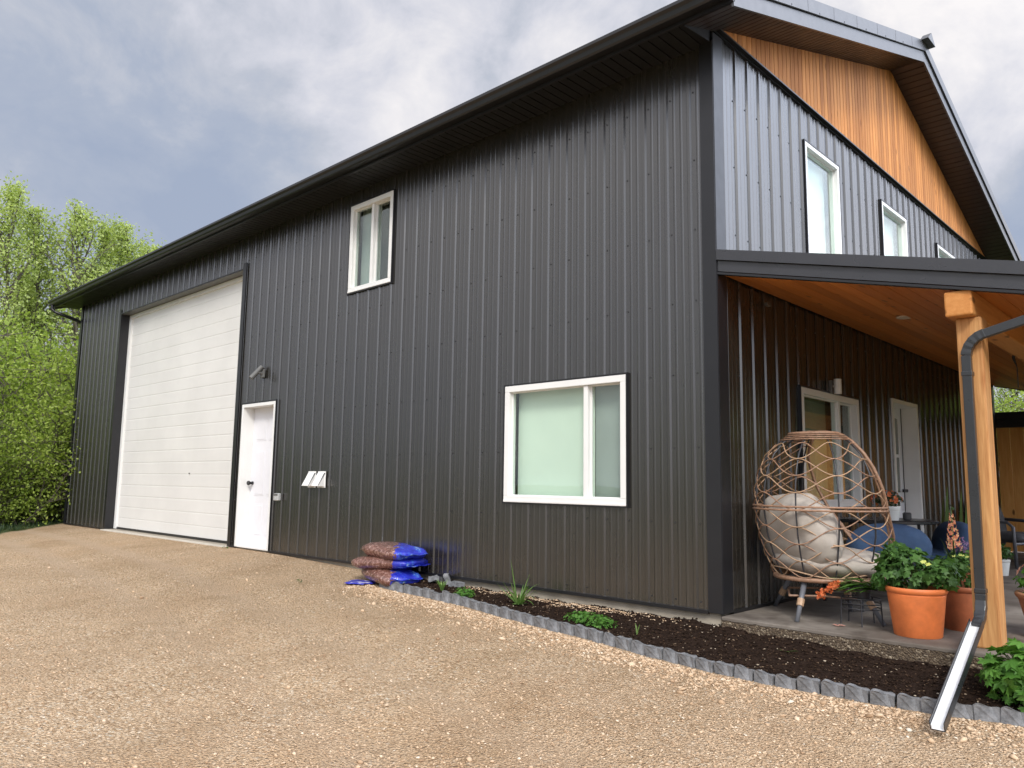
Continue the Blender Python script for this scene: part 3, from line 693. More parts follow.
# cedar gable boards
mb = MB(); y = .01
while y < WID-.02:
    y2 = min(y+.092, WID-.01)
    za, zc = zb(y)+.028, zb(y2)+.028
    if y < RY < y2: za = zc = zb(RY)+.02
    mb.hexa([(.026, y, EAVE+.012), (.052, y, EAVE+.012), (.052, y2-.008, EAVE+.012), (.026, y2-.008, EAVE+.012), (.026, y, max(za, EAVE+.02)), (.052, y, max(za, EAVE+.02)), (.052, y2-.008, max(zc, EAVE+.02)), (.026, y2-.008, max(zc, EAVE+.02))])
    y += .092
gc_ = mb.build('gable_cladding', MT['gablewood'], H); gc_['label'] = 'orange cedar boards filling the gable'
mb = MB(); mb.box((.001, .0, EAVE-.02), (.024, WID, EAVE+.25)); mb.box((.024, .0, EAVE-.004), (.062, WID, EAVE+.010)); mb.build('gable_flashing', MT['black'], H)

# wall fixtures
mb = MB(); mb.box((-7.32, -.045, 2.44), (-7.22, -.019, 2.56)); fx = mb.build('wall_light', MT['lightgrey'], H, bevel=.005); fx['label'] = 'grey spotlight above the white door'
mb = MB(); mb.tube([(-7.27, -.04, 2.50), (-7.27, -.12, 2.51)], .018, 8); mb.tube([(-7.27, -.05, 2.60), (-7.31, -.19, 2.42)], [.034, .037], 14); mb.build('lamp_head', MT['lightgrey'], fx)
def vent(x0):
    w_ = .155; mb = MB()
    mb.prism([(.018, .90), (.018, 1.07), (.035, 1.07), (.125, .905), (.125, .90)], lambda a, b_, d: (d, -a, b_), x0, x0+.006)
    mb.prism([(.018, .90), (.018, 1.07), (.035, 1.07), (.125, .905), (.125, .90)], lambda a, b_, d: (d, -a, b_), x0+w_-.006, x0+w_)
    mb.prism([(.018, 1.066), (.035, 1.07), (.125, .905), (.123, .90)][::-1], lambda a, b_, d: (d, -a, b_), x0, x0+w_)
    mb.box((x0-.012, -.024, .88), (x0+w_+.012, -.019, 1.09))
    o = mb.build('wall_vent', MT['ventwhite'], H); return o
vent(-5.925)['label'] = 'left one of the two white hooded vents'; v2_ = vent(-5.70); v2_['label'] = 'right one of the two white hooded vents'
mb = MB(); mb.box((-6.73, -.07, .69), (-6.60, -.019, .79)); ob = mb.build('outlet_cover', MT['outlet'], H, bevel=.012)
mb = MB(); mb.box((-6.72, -.075, .76), (-6.61, -.071, .785)); mb.build('lid', MT['lightgrey'], ob)
mb = MB(); mb.box((.019, 2.22, 1.92), (.05, 2.30, 2.05)); ps = mb.build('wall_light', MT['lightgrey'], H, bevel=.004); ps['label'] = 'small pale sconce over the porch window'
mb = MB(); mb.tube([(.095, 2.26, 1.91), (.095, 2.26, 2.06)], .036, 14); mb.tube([(.05, 2.26, 1.99), (.07, 2.26, 1.99)], .012, 8); mb.build('lamp_shade', MT['white'], ps)
mb = MB(); mb.box((.019, .83, 2.575), (.05, .90, 2.60)); mb.build('door_sensor', MT['lightgrey'], H)

# porch: slab, posts, beam, roof
PX1, PY1 = 2.44, WID
m, t, b = new_mat('exposed_aggregate_slab')
pos = nd(t, 'ShaderNodeNewGeometry'); zc_ = nd(t, 'ShaderNodeSeparateXYZ', {0: pos.outputs['Position']}).outputs[2]
vv = nd(t, 'ShaderNodeTexVoronoi', {'Vector': pos.outputs['Position'], 'Scale': 85., 'Randomness': 1.})
agg = tramp(t, nd(t, 'ShaderNodeSeparateColor', {0: vv.outputs['Color']}).outputs[0], [(0, (.055, .038, .024)), (.5, (.095, .066, .040)), (.85, (.15, .11, .068)), (1, (.34, .28, .20))])
top = tramp(t, tnoise(t, 2.2, 6, .6, vec=pos.outputs['Position']), [(.38, (.085, .068, .054)), (.5, (.165, .142, .118)), (.65, (.27, .24, .205))])
top = tmix(t, nd(t, 'ShaderNodeMapRange', {0: tnoise(t, 1.1, 5, .6, vec=pos.outputs['Position']), 1: .50, 2: .56, 3: 0., 4: .6}).outputs[0], top, (.085, .066, .052))
isS = nd(t, 'ShaderNodeMapRange', {0: tmath(t, 'ADD', zc_, tmath(t, 'MULTIPLY', tnoise(t, 18, 4, .6, vec=pos.outputs['Position']), .02)), 1: -.040, 2: -.034, 3: 1., 4: 0.}).outputs[0]
t.links.new(tmix(t, isS, top, agg), b.inputs['Base Color']); b.inputs['Roughness'].default_value = .8
bump(t, b, tmath(t, 'MULTIPLY', tmath(t, 'MULTIPLY', vv.outputs['Distance'], -1.), isS), .8, .012)
mb = MB(); mb.box((.026, -.06, -.6), (PX1, PY1+.6, -.02)); slab = mb.build('porch_slab', m, H, bevel=.008)
mb = MB(); mb.box((1.705, .1, -.02), (1.857, .252, 2.10)); p1 = mb.build('porch_post', MT['post'], H, bevel=.012); p1['label'] = 'front porch post behind the downspout'
mb = MB(); mb.box((1.705, 4.6, -.02), (1.857, 4.752, 2.10)); mb.build('porch_post', MT['post'], H, bevel=.012)
mb = MB(); mb.box((1.705, 8.9, -.02), (1.857, 9.052, 2.10)); mb.build('porch_post', MT['post'], H, bevel=.012)
mb = MB(); mb.box((1.668, .0, 2.10), (1.832, 9.12, 2.268)); mb.build('porch_beam', MT['beam'], H, bevel=.012)
PS = -.238; pz = lambda x_: 2.69+PS*x_; PE = 2.75
def pbox(mb, x0, x1, y0, y1, t0, t1):
    mb.hexa([(x0, y0, pz(x0)+t0), (x1, y0, pz(x1)+t0), (x1, y1, pz(x1)+t0), (x0, y1, pz(x0)+t0), (x0, y0, pz(x0)+t1), (x1, y0, pz(x1)+t1), (x1, y1, pz(x1)+t1), (x0, y1, pz(x0)+t1)])
mb = MB(); pbox(mb, .03, PE, .02, 9.2, .10, .16)
y = .2
while y < 9.1: pbox(mb, .03, PE, y-.02, y+.02, .16, .18); y += PITCH
proof = mb.build('porch_roof', MT['roofmetal'], H)
mb = MB(); x = .03
while x < PE-.02: pbox(mb, x, min(x+.134, PE-.01), .03, 9.18, .012, .026); x += .138
mb.build('porch_ceiling', MT['ceilwood'], proof)
mb = MB(); pbox(mb, .029, PE+.02, -.012, .02, .026, .115); mb.build('porch_fascia', MT['porchtrim'], proof); mb = MB(); pbox(mb, .029, PE+.02, 9.18, 9.21, .0, .20); mb.build('porch_fascia', MT['porchtrim'], proof); mb = MB(); mb.box((PE-.01, -.01, pz(PE)), (PE+.015, 9.2, pz(PE)+.15)); mb.build('porch_fascia', MT['porchtrim'], proof)
mb = MB(); pbox(mb, .029, PE+.03, -.035, .02, .122, .205); pbox(mb, .029, PE+.03, -.040, -.010, .118, .1255); mb.build('rake_trim', MT['porchtrim'], proof)
mb = MB(); pbox(mb, .029, PE+.02, -.018, .035, .0, .018); mb.build('drip_edge', MT['trim'], proof)
gq = [(PE+.018, 2.06), (PE+.08, 2.06), (PE+.12, 2.13), (PE+.12, 2.17), (PE+.018, 2.17)]
mb = MB(); mb.prism(gq, lambda a, b_, d: (a, d, b_), -.01, 9.2); mb.build('porch_gutter', MT['black'], proof)
mb = MB(); mb.tube([(.94, 1.64, pz(.94)+.012), (.94, 1.64, pz(.94)+.004)], [.075, .068], 24); mb.build('ceiling_light', MT['discwhite'], proof)
# downspout on the post: rectangular pipe with crimped elbows and an open white spout
def rect_pipe(mb, path, w_, d_, up=Vector((0, 1, 0))):
    path = [Vector(p) for p in path]; rings = []
    for i, p in enumerate(path):
        tt = (path[min(i+1, len(path)-1)]-path[max(i-1, 0)]).normalized(); x_ = up - tt*up.dot(tt); x_.normalize(); y_ = tt.cross(x_)
        k = .94 if (i % 2 and 0 < i < len(path)-1 and len(path) > 6) else 1
        rings.append([p+x_*(d_/2*a)*k+y_*(w_/2*c)*k for a, c in ((-1, -1), (1, -1), (1, 1), (-1, 1))])
    vs = [q for rg in rings for q in rg]; fs = [(0, 1, 2, 3), tuple(4*(len(rings)-1)+j for j in (3, 2, 1, 0))]
    for i in range(len(rings)-1):
        for j in range(4): fs.append((4*i+j, 4*i+(j+1) % 4, 4*i+4+(j+1) % 4, 4*i+4+j))
    mb.add(vs, fs)
DX, DY = 1.768, .060
mb = MB(); rect_pipe(mb, [(PE+.06, DY, 2.085), (2.42, DY, 2.065), (2.15, DY, 2.045), (DX+.085, DY, 1.966)], .056, .046)
arc = [(DX+.15-.15*math.sin(a), DY, 1.83+.15*math.cos(a)*1.0-.0) for a in [R_(q) for q in range(14, 91, 8)]]
rect_pipe(mb, arc, .060, .050); rect_pipe(mb, [(DX, DY, 1.84), (DX, DY, .30)], .056, .046)
rect_pipe(mb, [(DX, DY, .32), (DX, DY-.004, .28), (DX, DY-.014, .245), (DX, DY-.030, .215), (DX, DY-.050, .19), (DX, DY-.072, .17), (DX-.004, DY-.10, .145), (DX-.006, DY-.12, .13)], .062, .052, Vector((0, 1, 0)))
for zz_ in (1.72, .34): mb.box((DX-.032, DY-.027, zz_-.015), (DX+.032, DY+.035, zz_+.015))
dsp = mb.build('downspout', MT['downspout'], H, bevel=.004)
A = Vector((DX-.006, DY-.11, .145)); B = Vector((DX-.0, -.97, zg(DX, -.9)+.045)); d_ = (B-A).normalized(); sx = Vector((1, 0, 0)); un = sx.cross(d_)*-1
if un.z < 0: un = -un
def chan(mb, off, w_, h_):
    for a0, a1, b0, b1 in ((-w_, w_, off-.003, off), (-w_, -w_+.004, off, off+h_), (w_-.004, w_, off, off+h_)):
        mb.hexa([A+sx*a0+un*b0, A+sx*a1+un*b0, B+sx*a1+un*b0, B+sx*a0+un*b0, A+sx*a0+un*b1, A+sx*a1+un*b1, B+sx*a1+un*b1, B+sx*a0+un*b1])
mb = MB(); chan(mb, -.01, .037, .048); mb.build('spout', MT['downspout'], dsp)
mb = MB(); chan(mb, -.004, .031, .022); sw_ = mb.build('spout_lining', MT['spoutwhite'], dsp)
# hook hanging from the porch ceiling
mb = MB(); mb.box((1.66, 1.97, 2.19), (1.70, 2.03, 2.24)); mb.tube([(1.68, 2.0, 2.2), (1.67, 2.0, 2.08), (1.69, 2.0, 2.0)], [.016, .012, .003], 8); mb.tube([(1.69, 2.0, 2.0), (1.69, 2.0, 1.83)], .004, 6)
hk = mb.build('plant_hook', MT['black'], H)

# ------------------------------------------------------------------ privacy wall beyond the porch
P = thing('privacy_wall', (1.2, 9.3, -.02), 'knotty pine board wall with a dark cap beyond the far end of the porch', 'wall')
mb = MB(); x = .0
while x < 3.6:
    w_ = random.choice((.14, .19, .19, .24)); mb.box((x+.002, 9.28, 0), (x+w_-.003, 9.30, 2.0)); x += w_
mb.build('boards', MT['privwood'], P)
mb = MB(); mb.box((0, 9.20, 2.0), (3.7, 9.42, 2.14)); mb.box((-.02, 9.16, 2.14), (3.72, 9.46, 2.25)); mb.build('cap', MT['black'], P)
mb = MB(); mb.box((0, 9.30, -.02), (.09, 9.39, 2.0)); mb.box((3.5, 9.30, -.02), (3.6, 9.39, 2.0)); mb.box((0.62, 9.262, 0.0), (.70, 9.28, 2.0)); mb.build('frame', MT['privwood'], P)

# ------------------------------------------------------------------ soft shapes
def blob(c, s, e=(.5, .6), nu=28, nv=16, rot=0., tilt=0., wr=0., seed=0, wf=5., tuft=0.):
    """superellipsoid; e = (plan, profile) exponents, wr = wrinkle depth"""
    mb = MB(); sg = lambda v, p: math.copysign(abs(v)**p, v); c = Vector(c)
    mr = Matrix.Rotation(rot, 3, 'Z') @ Matrix.Rotation(tilt, 3, 'Y')
    for j in range(nv+1):
        ph = -math.pi/2+math.pi*j/nv
        for i in range(nu):
            th = 2*math.pi*i/nu
            p = Vector((s[0]*sg(math.cos(ph), e[1])*sg(math.cos(th), e[0]), s[1]*sg(math.cos(ph), e[1])*sg(math.sin(th), e[0]), s[2]*sg(math.sin(ph), 1.)))
            if wr:
                k = mnoise.noise(p*wf+Vector((seed*7.3, 0, 0)))*wr + mnoise.noise(p*wf*2.7+Vector((seed*3.3, 5, 0)))*wr*.5
                p = p*(1+k)
            if tuft: p = p*(1-tuft*(abs(math.cos(math.pi*p.y/.24)*math.cos(math.pi*(p.z if s[2] > .2 else p.x)/.24))**6))
            mb.v.append(tuple(c+mr@p))
    for j in range(nv):
        for i in range(nu): mb.f.append((j*nu+i, j*nu+(i+1) % nu, (j+1)*nu+(i+1) % nu, (j+1)*nu+i)); mb.mi.append(0)
    return mb

# ------------------------------------------------------------------ egg chair
EC = Vector((.545, .60, .01)); FA = R_(57)
eg = thing('egg_chair', EC, 'open weave wicker egg chair with cream cushions on the porch slab', 'chair')
ZP = [.27, .34, .45, .60, .78, .95, 1.10, 1.22, 1.31, 1.37]; RP = [.35, .385, .43, .475, .50, .495, .46, .40, .315, .215]
PH = [R_(q) for q in (168, 165, 155, 143, 133, 123, 117, 113, 113, 117)]
rz_ = lambda z: float(np.interp(z, ZP, RP)); ph_ = lambda z: float(np.interp(z, ZP, PH))
def egp(phi, z, rr=None):
    rr = rz_(z) if rr is None else rr
    lx, ly = -rr*math.cos(phi), rr*math.sin(phi)*.97
    if lx > 0 and z < .78: lx *= 1+.42*min(1, (.78-z)/.45)
    return (EC.x+lx*math.cos(FA)-ly*math.sin(FA), EC.y+lx*math.sin(FA)+ly*math.cos(FA), EC.z+z)
mb = MB()
rim = [egp(ph_(z), z) for z in np.linspace(.30, 1.37, 22)]; rim += [egp(a, 1.385, .215) for a in np.linspace(ph_(1.37), -ph_(1.37), 14)][1:-1]; rim += [egp(-ph_(z), z) for z in np.linspace(1.37, .30, 22)]
mb.tube(rim, .013, 8); mb.tube([egp(ph_(z), z, rz_(z)-.024) for z in np.linspace(.30, 1.37, 22)], .010, 6); mb.tube([egp(-ph_(z), z, rz_(z)-.024) for z in np.linspace(.30, 1.37, 22)], .010, 6)
mb.tube([egp(a, .27, .35) for a in np.linspace(0, 2*math.pi, 48, endpoint=False)], .019, 8, closed=True)
for dz, rr in ((.79, .548), (.815, .546)): mb.tube([egp(a, dz, rr-.04) for a in np.linspace(-ph_(.8), ph_(.8), 40)], .0085, 6)
for k in range(4): mb.tube([egp(a, 1.335+.016*k, .285-.022*k) for a in np.linspace(-R_(115), R_(115), 30)], .0052, 5)
for k in range(6):
    a = R_(25+k*26); mb.tube([egp(a, 1.375, .215), egp(a*.8, 1.405, .11), egp(0, 1.41, .02), egp(-a*.8, 1.405, .11), egp(-a, 1.375, .215)], .005, 5)
mb.build('rim_frame', MT['wicker'], eg, smooth=True)
mb = MB(); dphi = R_(36)
for k in range(-3, 4):
    if abs(k*dphi) > R_(134): continue
    mb.tube([egp(k*dphi, z, rz_(z)-.010) for z in np.linspace(.27, 1.36, 24)], .0065, 6)
mb.build('ribs', MT['darksteel'], eg, smooth=True)
for mat_, keep in (('wickerlt', 0), ('wicker', 1)):
    mb = MB(); lev = np.arange(.345, 1.30, .128)
    for li, z0 in enumerate(lev):
        for sg_ in (1, -1):
            if (li+(sg_ > 0)) % 2 != keep: continue
            pm = ph_(z0)*.99; path = []
            for a in np.linspace(-pm, pm, 74):
                z = z0+sg_*.064*math.cos(math.pi*a/dphi); z = min(1.36, max(.285, z))
                path.append(egp(a, z, rz_(z)+.004*sg_))
            mb.tube(path, .0048, 5)
    if keep == 0:  # extra strand running diagonally low down
        mb.tube([egp(a, .32+.03*math.cos(math.pi*a/dphi*.5)) for a in np.linspace(-2.5, 2.5, 60)], .006, 5)
    mb.build('weave', MT[mat_], eg, smooth=True)
b1 = blob((EC.x-.19*math.cos(FA), EC.y-.19*math.sin(FA), EC.z+.61), (.18, .40, .31), (.7, .58), 60, 44, FA, R_(-17), .05, 1, 6., .085)
b1.build('back_cushion', MT['cream'], eg, smooth=True)
b1 = blob((EC.x+.10*math.cos(FA), EC.y+.10*math.sin(FA), EC.z+.38), (.44, .40, .12), (.8, .7), 56, 30, FA, R_(3), .05, 2, 6., .06)
b1.build('seat_cushion', MT['cream'], eg, smooth=True)
for k, (lx_, ly_) in enumerate(((.53, .15), (.07, .77), (1.04, .48), (.62, .97))):
    bot = (lx_, ly_, -.02); a = math.atan2(ly_-EC.y, lx_-EC.x); top_ = (EC.x+.30*math.cos(a), EC.y+.30*math.sin(a), EC.z+.26)
    mb = MB(); mb.tube([top_, bot], [.022, .016], 10); lg = mb.build('leg', MT['greysteel'], eg, smooth=True)
    pA = Vector(top_).lerp(Vector(bot), .45); pB = Vector(top_).lerp(Vector(bot), .62)
    mb = MB(); mb.tube([pA, pB], .027, 10); mb.build('leg_wrap', MT['wickerlt'], lg)
mb = MB()
for a0 in (-110, -20, 70, 160):
    a, b3 = R_(a0), R_(a0+90); mb.tube([(EC.x+.35*math.cos(a), EC.y+.35*math.sin(a), EC.z+.14), (EC.x+.25*math.cos((a+b3)/2), EC.y+.25*math.sin((a+b3)/2), EC.z+.15), (EC.x+.35*math.cos(b3), EC.y+.35*math.sin(b3), EC.z+.14)], .008, 6)
mb.build('stretcher', MT['wicker'], eg)

# ------------------------------------------------------------------ pots and plants
def pot_prof(rb, rt, h, rim=.035):
    return [(rb*.97, 0), (rb, .006), (rb+(rt-rb)*.82, h-rim*1.35), (rt*.955, h-rim*1.3), (rt*.955, h-rim*1.12), (rt*.975, h-rim*1.08), (rt*1.0, h-rim*.95), (rt*1.03, h-rim*.6), (rt*1.03, h-rim*.25), (rt*1.0, h), (rt*.93, h), (rt*.90, h-.03), (rt*.88, h-.05)]
def leaf(mb, p, n, size, lobes=5, curl=.15, ang=None):
    """lobed leaf fan facing n"""
    n = Vector(n).normalized(); x = n.orthogonal().normalized(); a0 = random.uniform(0, 6.28) if ang is None else ang
    x = Matrix.Rotation(a0, 3, n) @ x; y = n.cross(x); p = Vector(p); vs = [p]; k = lobes*2
    for i in range(k+1):
        th = -2.6+5.2*i/k; rr = size*(1.0 if i % 2 else .62)*(.75+.25*math.cos(th))
        vs.append(p+x*rr*math.cos(th)+y*rr*math.sin(th)-n*size*curl*random.uniform(.5, 1.5)*(1 if i % 2 else .3))
    mb.add(vs, [(0, i, i+1) for i in range(1, k+1)])
def blade(mb, p, d, length, width, droop=.5, n=5):
    p = Vector(p); d = Vector(d).normalized(); side = d.cross(Vector((0, 0, 1)))
    side = side.normalized() if side.length > .05 else Vector((1, 0, 0)); vs = []; q = p.copy(); dd = d.copy()
    for i in range(n+1):
        w = width*(1-(i/n)**1.6)*.5+.0008; vs += [tuple(q-side*w), tuple(q+side*w)]
        q = q+dd*(length/n); dd = (dd+Vector((0, 0, -droop/n))+Vector((d.x, d.y, 0))*(droop*.35/n)).normalized()
    mb.add(vs, [(2*i, 2*i+1, 2*i+3, 2*i+2) for i in range(n)])
def leafy(c, R, count, size, mb, lobes=5, up=.5, shell=.5, squash=1.):
    """leaves spread through an ellipsoidal volume, mostly near its outside"""
    for _ in range(count):
        v = Vector((random.gauss(0, 1), random.gauss(0, 1), random.gauss(0, 1))).normalized(); k = random.uniform(shell, 1)**.6
        p = Vector((c[0]+v.x*R[0]*k, c[1]+v.y*R[1]*k, c[2]+v.z*R[2]*k))
        if v.z < -.5 and random.random() < .5: continue
        nrm = v*.6+Vector((random.gauss(0, .45), random.gauss(0, .45), random.gauss(0, .45)+up))
        leaf(mb, p, nrm, size*random.uniform(.55, 1.25), lobes)
def flowerhead(mb, p, r_, petals=5, n=(0, 0, 1)):
    n = Vector(n).normalized(); x = n.orthogonal().normalized(); p = Vector(p)
    for i in range(petals):
        a = 2*math.pi*i/petals+random.random(); d = (Matrix.Rotation(a, 3, n) @ x); s = n.cross(d)
        mb.add([p, p+d*r_*.6-s*r_*.38+n*r_*.15, p+d*r_+n*r_*.25*random.random(), p+d*r_*.6+s*r_*.38+n*r_*.15], [(0, 1, 2, 3)])
def potted(name, base, rb, rt, h, potmat, label, cat='potted plant'):
    t_ = thing(name, base, label, cat)
    mb = MB(); mb.lathe(pot_prof(rb, rt, h), base, 40); p_ = mb.build('pot', MT[potmat], t_, smooth=True)
    md = p_.modifiers.new('e', 'EDGE_SPLIT'); md.split_angle = R_(35)
    mb = MB(); mb.lathe([(rt*.885, h-.05), (rt*.5, h-.035)], base, 24); mb.build('potting_soil', MT['potsoil'], t_)
    return t_
# near terracotta pot
b0 = (1.325, .275, -.02); t_ = potted('potted_plant', b0, .150, .190, .325, 'terracotta', 'bright orange terracotta pot of leafy geraniums nearest the downspout')
mb = MB(); random.seed(21)
leafy((1.31, .27, .42), (.21, .19, .15), 300, .046, mb, 5, .6, .35); leafy((1.19, .26, .47), (.12, .12, .15), 170, .043, mb, 5, .5, .4); leafy((1.50, .30, .40), (.12, .14, .10), 110, .045, mb, 5, .6, .4)
leafy((1.14, .22, .36), (.09, .09, .10), 60, .05, mb, 5, .5, .4)
mb.build('foliage', MT['green'], t_)
mb = MB()
for _ in range(34):
    a = random.uniform(0, 6.28); q = random.uniform(0, .13); mb.tube([(b0[0]+q*.4*math.cos(a), b0[1]+q*.4*math.sin(a), .26), (b0[0]+q*math.cos(a)-.02, b0[1]+q*math.sin(a), random.uniform(.36, .5))], .003, 5)
mb.build('stems', MT['stem'], t_)
for p in ((1.42, .14, .485), (1.445, .15, .47), (1.40, .2, .5)): mb = MB(); flowerhead(mb, p, .022, 6, (0, -.6, 1)); flowerhead(mb, p, .016, 6, (0, -.7, .6)); mb.build('flower', MT['yellowfl'], t_)
# second pot behind it
b0 = (1.50, .80, -.02); t_ = potted('potted_plant', b0, .15, .20, .31, 'terracotta2', 'brown terracotta pot with a tall peach flower spike behind the orange pot')
mb = MB(); leafy((1.53, .76, .41), (.21, .2, .13), 330, .036, mb, 4, .6, .3); leafy((1.42, .8, .42), (.14, .14, .10), 130, .036, mb, 4, .6, .3); mb.build('foliage', MT['green'], t_)
def at(px, py, y):   # point on the plane y seen towards a photo direction: used to pick plausible heights only
    d = f + r*((px-512)/776.8) - u*((py-384)/776.8); k = (y+5.6154)/d.y; return Vector((3.0846, -5.6154, .9665))+d*k
s0 = at(954, 548, .75); s1 = at(951, 508, .75)
mb = MB(); mb.tube([(s0.x+.03, .76, .28), tuple(s0), tuple(s1)], [.006, .005, .003], 6); mb.build('stems', MT['stem'], t_)
mb = MB()
for k in range(34):
    w_ = k/33; p = s0.lerp(s1, w_*.85); a = k*2.4; rr = .045*(1-w_*.75)
    flowerhead(mb, (p.x+rr*math.cos(a), p.y+rr*math.sin(a), p.z), .026*(1-.6*w_), 5, (math.cos(a), math.sin(a), -.2))
mb.build('flowers', MT['peachfl'], t_)
mb = MB(); leafy(tuple(s1), (.02, .02, .03), 14, .018, mb, 3, 1.); 
for k in range(9):
    a = k*.7; blade(mb, (s0.x, .76, .38), (.4*math.cos(a), .4*math.sin(a), 1), random.uniform(.16, .28), .022, .4)
mb.build('foliage', MT['darkleaf'], t_)
mb = MB()
for k in range(14):
    p = at(random.uniform(956, 968), 552, .8); z1_ = random.uniform(.42, .60)
    for q in range(7): flowerhead(mb, (p.x+random.gauss(0, .006), p.y+random.gauss(0, .02), z1_+q*.012), .010, 4, (random.gauss(0, 1), -1, .3))
fl2 = mb.build('flowers', MT['purplefl'], t_); fl2['label'] = 'purple lavender spikes'
for k in range(16): mb = MB(); flowerhead(mb, (random.uniform(1.42, 1.66), random.uniform(.56, .7), random.uniform(.42, .52)), .014, 5, (0, -.6, 1)); mb.build('flower', MT['yellowfl'], t_)
# third pot right of the post
b0 = (2.03, .84, -.02); t_ = potted('potted_plant', b0, .155, .225, .30, 'terracotta3', 'dull terracotta pot of pink flowers right of the timber post')
mb = MB(); leafy((2.03, .82, .35), (.24, .2, .13), 330, .040, mb, 4, .6, .3); mb.build('foliage', MT['greenlt'], t_)
for k in range(26):
    mb = MB(); v = Vector((random.gauss(0, 1), random.gauss(0, 1)-.6, abs(random.gauss(0, 1))+.5)).normalized(); flowerhead(mb, (2.03+v.x*.22, .82+v.y*.2, .37+v.z*.13), random.uniform(.014, .026), 6, v); mb.build('flower', MT['pinkfl'], t_)
# white pot on the floor far down the porch
b0 = (.80, 5.15, -.02); t_ = potted('potted_plant', b0, .085, .11, .19, 'whitepot', 'small leafy plant in a square white pot on the porch floor beyond the post')
mb = MB(); leafy((.80, 5.15, .24), (.16, .16, .12), 160, .04, mb, 4, .6, .3); mb.build('foliage', MT['green'], t_)
# tall broad leaved plant deeper on the porch
b0 = (.92, 2.95, -.02); t_ = potted('potted_plant', b0, .12, .15, .26, 'terracotta2', 'tall plant with broad dark upright leaves behind the blue chairs')
mb = MB()
for k, (px, py, py0) in enumerate(((947, 490, 512), (961, 494, 520), (943, 500, 516), (955, 520, 540), (966, 508, 530))):
    p0 = at(px, py0+14, 2.95); p1 = at(px, py, 2.95); d = (p1-p0); blade(mb, p0, d, d.length*1.15, .13, .10, 8)
    mb.tube([(b0[0], b0[1], .2), tuple(p0)], .006, 5)
leafy((b0[0], b0[1], .45), (.15, .15, .16), 60, .06, mb, 3, .3)
mb.build('foliage', MT['green'], t_)
# trailing orange plant on a low wire stand between chair and pot
b0 = (.90, .40, -.02); st = thing('plant_stand', b0, 'low wire plant stand behind the front legs of the egg chair', 'plant stand')
mb = MB()
for k in range(3): mb.tube([(.90+.14*math.cos(a), .42+.12*math.sin(a), .10+.035*k) for a in np.linspace(0, 6.283, 22, endpoint=False)], .004, 5, closed=True)
for k in range(5):
    a = k*1.257; mb.tube([(.90+.14*math.cos(a), .42+.12*math.sin(a), .17), (.90+.15*math.cos(a), .42+.13*math.sin(a), -.02)], .005, 5)
mb.tube([(.76, .42, .165), (1.04, .42, .165)], .004, 5); mb.tube([(.9, .30, .165), (.9, .54, .165)], .004, 5)
mb.build('wire_frame', MT['darksteel'], st)
tp = thing('potted_plant', (.90, .42, .17), 'trailing plant with an orange flower spike lying on the wire stand', 'potted plant')
mb = MB(); mb.lathe([(.045, 0), (.06, .08), (.055, .08), (.05, .07)], (.92, .42, .172), 18); mb.build('pot', MT['darksteel'], tp)
mb = MB()
for k in range(46):
    a = random.uniform(2.4, 4.6); blade(mb, (.95+random.gauss(0, .05), .36, .27+random.gauss(0, .02)), (math.cos(a), math.sin(a)*.6, random.uniform(-.15, .35)), random.uniform(.13, .27), .032, .5)
for k in range(20): blade(mb, (1.0, .38, .24), (random.gauss(0, .6), random.gauss(0, .5)-.3, random.uniform(.1, .8)), random.uniform(.1, .18), .03, .8)
mb.build('foliage', MT['greenlt'], tp)
mb = MB(); o0 = at(838, 583, .26); o1 = at(818, 595, .20)
for k in range(60):
    p = o0.lerp(o1, random.random()); flowerhead(mb, (p.x+random.gauss(0, .012), p.y+random.gauss(0, .012), p.z+random.gauss(0, .012)), .016, 5, (random.gauss(0, 1), -1, random.gauss(0, 1)))
mb.build('flowers', MT['orangefl'], tp)

# fallen petals on the slab
pt = MB(); 
for k in range(5): flowerhead(pt, (.83+random.gauss(0, .02), .21+random.gauss(0, .02), -.012), .018, 5)
tag(pt.build('fallen_petals', MT['pinkfl'], origin=(.83, .21, -.02)), 'few pink fallen petals on the slab in front of the egg chair', 'petals')

# ------------------------------------------------------------------ table, its pot, blue chairs
tb = thing('side_table', (.50, 2.2, -.02), 'round black table between the egg chair and the house door', 'table')
mb = MB(); mb.lathe([(.44, .675), (.455, .682), (.455, .70), (.445, .708)], (.50, 2.2, -.02), 48); mb.build('tabletop', MT['tabletop'], tb, smooth=False)
for k in range(4):
    a = .6+k*1.571; mb = MB(); mb.tube([(.50+.30*math.cos(a), 2.2+.30*math.sin(a), .66), (.50+.36*math.cos(a), 2.2+.36*math.sin(a), -.02)], .014, 8); mb.build('leg', MT['tabletop'], tb)
b0 = (.665, 1.92, .688); t_ = potted('potted_plant', b0, .052, .072, .125, 'whitepot', 'orange begonia in a white pot on the black round table')
mb = MB(); leafy((b0[0]-.03, b0[1], b0[2]+.18), (.13, .1, .075), 120, .03, mb, 4, .5, .3); mb.build('foliage', MT['darkleaf'], t_)
mb = MB()
for k in range(34):
    v = Vector((random.gauss(0, 1), random.gauss(0, 1)-.5, random.gauss(0, 1)+.2)).normalized(); flowerhead(mb, (b0[0]-.045+v.x*.13, b0[1]+v.y*.1, b0[2]+.19+v.z*.075), random.uniform(.016, .030), 6, v)
mb.build('flowers', MT['orangefl'], t_)
cn = thing('candle_holder', (.74, 1.98, .688), 'small dark candle jar beside the white flowerpot on the table', 'candle')
mb = MB(); mb.lathe([(.03, 0), (.036, .01), (.036, .06), (.028, .07)], (.76, 2.02, .69), 16); mb.build('jar', MT['darksteel'], cn)
